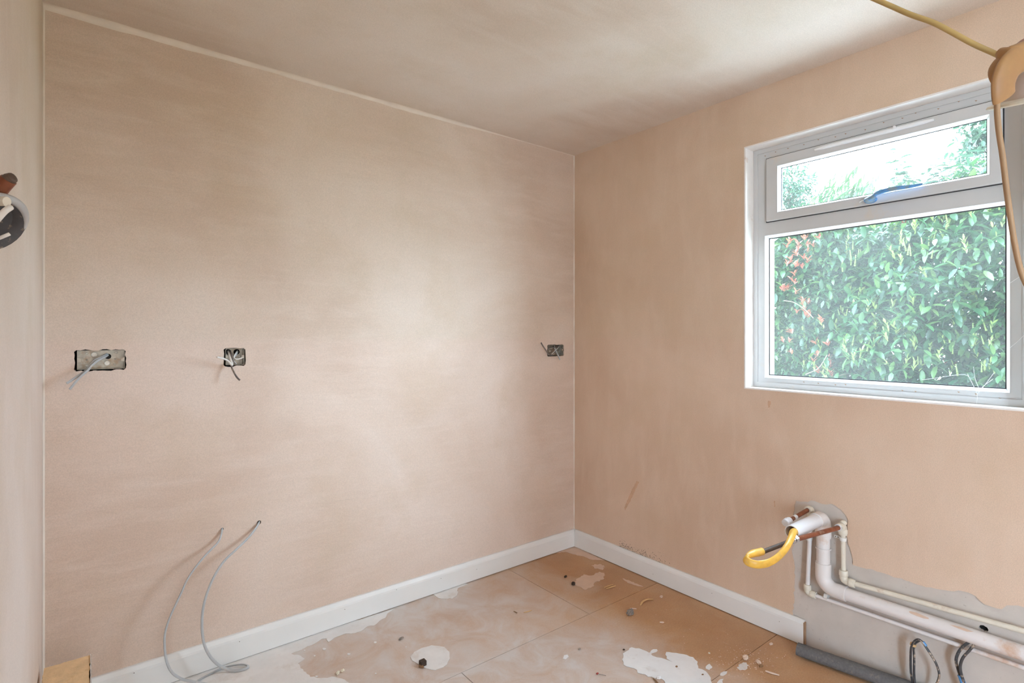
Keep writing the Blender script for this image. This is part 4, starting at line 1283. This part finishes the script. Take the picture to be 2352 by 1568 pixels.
# fine crumbs nobody would count
cr_ = MB()
rn = random.Random(31)
for k in range(420):
    if k < 260:
        px, py = rn.uniform(640, 1760), rn.uniform(1290, 1567)
    else:
        px, py = rn.gauss(1710, 40), rn.gauss(1520, 16)
    p = at(px, py, z=0)
    if p.x > XR - 0.05 or p.y > YB - 0.04 or py < 1270:
        continue
    r_ = rn.uniform(0.0007, 0.0022) * (1.3 if k > 260 else 1.0)
    p.z = 0.0012
    q = [p + Vector((r_ * rn.uniform(0.6, 1.3) * math.cos(a), r_ * rn.uniform(0.6, 1.3) * math.sin(a), 0)) for a in (0.3, 1.8, 3.3, 4.8)]
    cr_.add(q + [p + Vector((0, 0, r_ * 0.9))], [(0, 1, 4), (1, 2, 4), (2, 3, 4), (3, 0, 4), (3, 2, 1, 0)])
cro = cr_.build('floor_crumbs', M['pink_chip'], kind='stuff')
tag(cro, 'fine plaster crumbs and dust scattered over the chipboard floor', 'crumbs')

# ------------------------------------------------------------------ garden outside
gd = MB().box(XR + 0.28, 40, -25, 40, -0.6, -0.35).build('ground', M['soil'], kind='structure')
bounce_paving = MB().box(XR + 0.28, 5.2, -8, 4.5, -0.35, -0.33).build('ground', M['paving'], kind='structure')  # unseen pale strip added to bounce light up to the ceiling
gd2 = MB().box(-15, XL - 0.12, -12, 8, -0.6, -0.12).build('ground', M['paving'], kind='structure')


def leaf_mesh(name, L, Wd, curl, mat):
    """a leaf blade of 12 triangles, folded along the midrib and curling down"""
    xs = [0, 0.22, 0.55, 0.82, 1.0]
    ws = [0.06, 0.75, 1.0, 0.6, 0.02]
    vs, fs = [], []
    for t, w in zip(xs, ws):
        z = -curl * L * t * t
        vs += [(t * L, -w * Wd / 2, z + 0.18 * w * Wd), (t * L, 0, z), (t * L, w * Wd / 2, z + 0.18 * w * Wd)]
    for i in range(4):
        a = i * 3
        fs += [(a, a + 3, a + 4, a + 1), (a + 1, a + 4, a + 5, a + 2)]
    me = bpy.data.meshes.new(name)
    me.from_pydata(vs, [], fs)
    me.materials.append(mat)
    me.polygons.foreach_set('use_smooth', [True] * len(fs))
    return me


def in_glass(pr, margin=6):
    if pr is None:
        return False
    x, y, d = pr
    if 1768 - margin < x < 2312 + margin:
        t = (x - 1768) / 544
        if 549 - 78 * t - margin < y < 860 + 32 * t + margin:
            return True
    if 1802 - margin < x < 2271 + margin:
        t = (x - 1802) / 469
        if 387 - 111 * t - margin < y < 483 - 82 * t + margin:
            return True
    return False


def shrub(root, specs, n_parts):
    """specs: list of (mesh, list of matrices, part name).  The leaves that show largest become parts, the rest one mass."""
    cand = []
    for mi, (me, mats, pname) in enumerate(specs):
        L = max(v.co.x for v in me.vertices)
        for k, Mx in enumerate(mats):
            p = Mx @ Vector((L * 0.5, 0, 0))
            pr = project(p)
            sc = 0
            if in_glass(pr, 0):
                nrm = Mx.to_3x3() @ Vector((0, 0, 1))
                view = (Vector((0, 0, CAMZ)) - p).normalized()
                sc = (0.3 + abs(nrm.normalized().dot(view))) * L / pr[2] ** 2.2
            cand.append((sc, mi, k))
    cand.sort(reverse=True)
    chosen = set((mi, k) for sc, mi, k in cand[:n_parts] if sc > 0)
    inv = Matrix.Translation(-root.location)
    for mi, (me, mats, pname) in enumerate(specs):
        vco = np.array([v.co[:] for v in me.vertices])
        polys = [tuple(p.vertices) for p in me.polygons]
        allv, allf = [], []
        nv = len(vco)
        for k, Mx in enumerate(mats):
            if (mi, k) in chosen:
                o = bpy.data.objects.new(pname, me)
                COL.objects.link(o)
                o.parent = root
                o.matrix_parent_inverse = inv
                o.matrix_basis = Mx
            else:
                A = np.array(Mx)
                allv.append(vco @ A[:3, :3].T + A[:3, 3])
                b = (len(allv) - 1) * nv
                allf += [tuple(b + i for i in f) for f in polys]
        if allv:
            m2 = bpy.data.meshes.new('foliage')
            m2.from_pydata(np.concatenate(allv).tolist(), [], allf)
            m2.materials.append(me.materials[0])
            m2.polygons.foreach_set('use_smooth', [True] * len(allf))
            o = bpy.data.objects.new('foliage', m2)
            COL.objects.link(o)
            o.parent = root
            o.matrix_parent_inverse = inv
            o['kind'] = 'stuff'


def aim(p, d, roll, sc=1.0):
    d = Vector(d).normalized()
    q = d.to_track_quat('X', 'Z')
    return Matrix.Translation(p) @ q.to_matrix().to_4x4() @ Matrix.Rotation(roll, 4, 'X') @ Matrix.Scale(sc, 4)


def sprig(rn, p, d, n, gap, spread, sc, droop=0.2):
    """leaves set alternately along a shoot from p in direction d"""
    out = []
    d = Vector(d).normalized()
    side = d.cross(Vector((rn.uniform(-1, 1), rn.uniform(-1, 1), rn.uniform(-0.3, 1)))).normalized()
    for i in range(n):
        q = p + d * (gap * i)
        a = i * 2.4 + rn.uniform(-0.3, 0.3)
        r_ = Matrix.Rotation(a, 3, d) @ side
        ld = (d * (1 - spread) + r_ * spread + Vector((0, 0, -droop * rn.random()))).normalized()
        out.append(aim(q, ld, rn.uniform(-0.5, 0.5), sc * rn.uniform(0.75, 1.15)))
    return out


def branches(root, rn, base, tops, r0, name='branch'):
    for t in tops:
        b = base + Vector((rn.uniform(-0.15, 0.15), rn.uniform(-0.25, 0.25), 0))
        mid = b.lerp(t, 0.55) + Vector((rn.uniform(-0.2, 0.2), rn.uniform(-0.2, 0.2), 0.1))
        p = spline([b, mid, t], 6)
        MB().sweep(p, r0, r0, 6, taper=[1 - 0.75 * i / (len(p) - 1) for i in range(len(p))]).build(name, M['bark'], root)


# laurel hedge: right two thirds of the lower pane
lr = random.Random(41)
hedge = thing('laurel_hedge', (6.6, 1.6, -0.35), 'dense laurel hedge with broad glossy leaves filling most of the lower pane', 'hedge')
lm = leaf_mesh('laurel_leaf', 0.125, 0.048, 0.18, M['leaf_laurel'])
ls = leaf_mesh('laurel_shoot', 0.075, 0.022, 0.1, M['spike'])


def crest_laurel(y):
    return 2.62 + 0.16 * math.sin(y * 2.1 + 0.4) + 0.10 * math.sin(y * 5.3) + (0.12 if y < 1.5 else 0)


mats_l, mats_s = [], []
for k in range(3300):
    y = lr.uniform(0.2, 3.0)
    zc = crest_laurel(y)
    z = -0.2 + (zc + 0.2) * lr.random() ** 0.75
    x = 6.0 + 0.9 * lr.random() ** 1.5 + 0.35 * max(0, z - 1.8) + 0.12 * math.sin(y * 4 + z * 3)
    d = (-0.75 + lr.uniform(-0.5, 0.35), lr.uniform(-0.8, 0.8), lr.uniform(-0.35, 0.9))
    mats_l += sprig(lr, Vector((x, y, z)), d, lr.randint(5, 8), 0.024, 0.62, 1.0)
for k in range(1500):                # the inside of the hedge, behind the leafy face
    y = lr.uniform(0.2, 4.3)
    z = -0.1 + 2.55 * lr.random() ** 0.8
    mats_l += sprig(lr, Vector((6.95 + 0.5 * lr.random(), y, z)), (lr.uniform(-1, 0.2), lr.uniform(-1, 1), lr.uniform(-0.4, 0.9)), 7, 0.024, 0.62, 1.1)
for k in range(150):
    y = lr.uniform(0.3, 2.6)
    z = 0.7 + 1.9 * lr.random()
    x = 5.9 + 0.35 * max(0, z - 1.8) + 0.12 * math.sin(y * 4 + z * 3) + lr.uniform(-0.05, 0.15)
    mats_s += sprig(lr, Vector((x, y, z)), (lr.uniform(-0.5, 0.1), lr.uniform(-0.4, 0.4), 1), lr.randint(5, 8), 0.016, 0.3, 0.8, 0)
shrub(hedge, [(lm, mats_l, 'leaf'), (ls, mats_s, 'young_leaf')], 290)
branches(hedge, lr, Vector((6.6, 1.6, -0.35)), [Vector((6.3 + lr.uniform(0, 0.5), lr.uniform(0.4, 2.9), lr.uniform(1.2, 2.7))) for _ in range(16)], 0.018)
# flower spikes standing on the hedge
sk = MB()
for i in range(7):
    sk.lathe((0.013 * i, 0, 0), (1, 0, 0), [(0, 0.006 - 0.0004 * i), (0.006, 0.009 - 0.0007 * i), (0.012, 0.005 - 0.0004 * i)], 6)
skm = sk.mesh('flower_spike')
skm.materials.append(M['spike'])
for k in range(70):
    if k < 45:
        cx, cz = lr.choice([(0.75, 1.45), (1.15, 1.25), (2.05, 1.25), (1.6, 2.1), (0.55, 1.15), (1.0, 2.25), (2.3, 2.0)])
        y, z = cx + lr.gauss(0, 0.13), cz + lr.gauss(0, 0.08)
    else:
        y, z = lr.uniform(0.4, 2.6), lr.uniform(0.9, 2.4)
    x = 5.93 + 0.35 * max(0, z - 1.8) + 0.12 * math.sin(y * 4 + z * 3)
    o = bpy.data.objects.new('flower_spike', skm)
    COL.objects.link(o)
    o.parent = hedge
    o.matrix_parent_inverse = Matrix.Translation(-hedge.location)
    o.matrix_basis = aim(Vector((x, y, z)), (lr.uniform(-0.35, 0.1), lr.uniform(-0.3, 0.3), 1), 0, lr.uniform(0.8, 1.3))

# red-tipped shrub: left third
pr_ = random.Random(43)
phot = thing('red_tipped_shrub', (6.3, 3.1, -0.35), 'shrub with red young leaves filling the left side of the lower pane', 'shrub')
pm = leaf_mesh('photinia_leaf', 0.075, 0.027, 0.15, M['leaf_photinia'])
pred = leaf_mesh('red_leaf', 0.060, 0.020, 0.1, M['leaf_red'])
mats_p, mats_r = [], []
for k in range(3300):
    y = pr_.uniform(2.25, 4.1)
    zc = 2.50 + 0.12 * math.sin(y * 4.0) - 0.1 * abs(y - 3.0)
    z = -0.2 + (zc + 0.2) * pr_.random() ** 0.75
    x = 6.0 + 0.8 * pr_.random() ** 1.5 + 0.3 * max(0, z - 1.7) + 0.1 * math.sin(y * 5 + z * 2)
    d = (-0.7 + pr_.uniform(-0.5, 0.4), pr_.uniform(-0.8, 0.8), pr_.uniform(-0.2, 1.0))
    mats_p += sprig(pr_, Vector((x, y, z)), d, pr_.randint(5, 8), 0.018, 0.6, 1.0)
for (px, py, sg, nn_) in ((1830, 590, 18, 12), (1815, 660, 14, 9), (1850, 715, 14, 9), (1800, 790, 12, 4), (1870, 820, 25, 5), (1845, 560, 18, 7), (1915, 830, 25, 5), (2070, 715, 12, 5), (2100, 560, 25, 4), (2160, 840, 25, 8), (1950, 860, 30, 5)):
    for k in range(nn_):
        p = D(px + pr_.gauss(0, sg), py + pr_.gauss(0, sg), 5.62 - 0.0011 * (px - 1800))
        mats_r += sprig(pr_, p, (pr_.uniform(-0.5, 0), pr_.uniform(-0.5, 0.5), 1), pr_.randint(4, 6), 0.008, 0.45, pr_.uniform(0.8, 1.2), 0)
shrub(phot, [(pm, mats_p, 'leaf'), (pred, mats_r, 'red_leaf')], 290)
branches(phot, pr_, Vector((6.4, 3.1, -0.35)), [Vector((6.25 + pr_.uniform(0, 0.4), pr_.uniform(2.4, 3.9), pr_.uniform(1.2, 2.5))) for _ in range(14)], 0.014)
# bare stems low down in front
tw = thing('bare_stems', (5.85, 1.9, -0.35), 'thin bare tan stems straggling along the foot of the hedge', 'stems')
for q in ([(1900, 880), (1930, 862), (1960, 858), (1990, 866), (2020, 884)], [(2050, 890), (2065, 850), (2078, 815), (2070, 790)], [(2085, 840), (2110, 815), (2118, 790), (2105, 765)], [(1800, 690), (1825, 695), (1850, 712), (1868, 730)],
          [(2120, 880), (2150, 830), (2180, 805)], [(1850, 860), (1880, 845), (1900, 815)], [(1940, 850), (1990, 830), (2040, 836)]):
    MB().sweep(spline([D(x, y, 5.2 + 0.3 * (2312 - x) / 544) for x, y in q], 5), 0.0045, 0.0045, 6).build('stem', M['bark'], tw)

# arching shrub behind, seen in the top pane
ar = random.Random(47)
arch = thing('arching_shrub', (8.3, 3.0, -0.35), 'pale green arching shrub showing above the hedge in the top pane', 'shrub')
am = leaf_mesh('arching_leaf', 0.15, 0.030, 0.25, M['leaf_willow'])
mats_a, tops = [], []
for k in range(520):
    a = ar.uniform(-1.5, 1.5)
    rr = ar.uniform(0.3, 1.0)
    top = Vector((8.3 + ar.uniform(-0.5, 0.5), 2.75 + math.sin(a) * 0.85 * rr, 2.55 + math.cos(a) * 0.95 * rr))
    out = Vector((ar.uniform(-0.4, 0.2), math.sin(a) + 0.2, -0.15 - 0.6 * abs(math.sin(a)))).normalized()
    mats_a += sprig(ar, top, out, 9, 0.035, 0.3, 1.0, 0.4)
    if k % 36 == 0:
        tops.append(top)
shrub(arch, [(am, mats_a, 'leaf')], 220)
branches(arch, ar, Vector((8.3, 2.9, -0.35)), tops, 0.02)
# shoots with ash-like leaves standing against the sky
ash = thing('tall_shoots', (7.2, 1.7, -0.35), 'tall leafy shoots standing against the sky in the top pane', 'shrub')
ah = leaf_mesh('shoot_leaf', 0.13, 0.042, 0.3, M['leaf_far'])
mats_h, tops = [], []
for (px, py) in ((2058, 352), (2068, 372), (2080, 395), (2062, 405), (2140, 392), (2150, 380), (2165, 375), (2190, 372), (2205, 360), (2222, 352), (2230, 378), (2245, 370), (2215, 400), (2180, 400), (2120, 405), (2255, 395), (2262, 350), (2240, 410), (2160, 410), (2100, 410)):
    t = D(px, py, 6.2)
    up = Vector((ar.uniform(-0.3, 0.1), ar.uniform(-0.25, 0.25), 1)).normalized()
    mats_h += sprig(ar, t - up * 0.25, up, 13, 0.024, 0.75, 1.0, 0.2)
    tops.append(t)
shrub(ash, [(ah, mats_h, 'leaf')], 250)
branches(ash, ar, Vector((7.2, 1.7, -0.35)), tops[::2], 0.012)


def tree(name, c, h, rad, n, label, seed, leaf_L, crown_z):
    rn2 = random.Random(seed)
    t = thing(name, (c[0], c[1], -0.35), label, 'tree')
    me = leaf_mesh('tree_leaf', leaf_L, leaf_L * 0.42, 0.2, M['leaf_far'])
    ms = []
    tops_ = []
    for k in range(n):
        th, ph = rn2.uniform(0, 6.283), math.acos(rn2.uniform(-1, 1))
        r_ = rad * rn2.random() ** 0.45
        p = Vector((c[0] + r_ * math.sin(ph) * math.cos(th), c[1] + r_ * math.sin(ph) * math.sin(th), crown_z + r_ * 1.5 * math.cos(ph)))
        ms += sprig(rn2, p, (rn2.uniform(-1, 1), rn2.uniform(-1, 1), rn2.uniform(-0.2, 1)), 7, 0.03, 0.6, 1.0)
        if k % 40 == 0:
            tops_.append(p)
    shrub(t, [(me, ms, 'leaf')], 120)
    MB().sweep(spline([Vector((c[0], c[1], -0.4)), Vector((c[0] + 0.05, c[1] - 0.04, crown_z * 0.5)), Vector((c[0], c[1], crown_z + rad * 0.8))], 5), 0.06, 0.06, 8, taper=[1 - 0.07 * i for i in range(11)]).build('trunk', M['bark'], t)
    branches(t, rn2, Vector((c[0], c[1], crown_z * 0.6)), tops_, 0.02)


tree('garden_tree', (9.0, 1.50, 0), 4, 0.50, 420, 'bluish green tree rising at the right edge of the top pane', 51, 0.10, 3.75)
tree('garden_tree', (9.5, 4.38, 0), 4, 0.42, 420, 'fine leaved tree at the left edge of the top pane', 52, 0.075, 3.55)
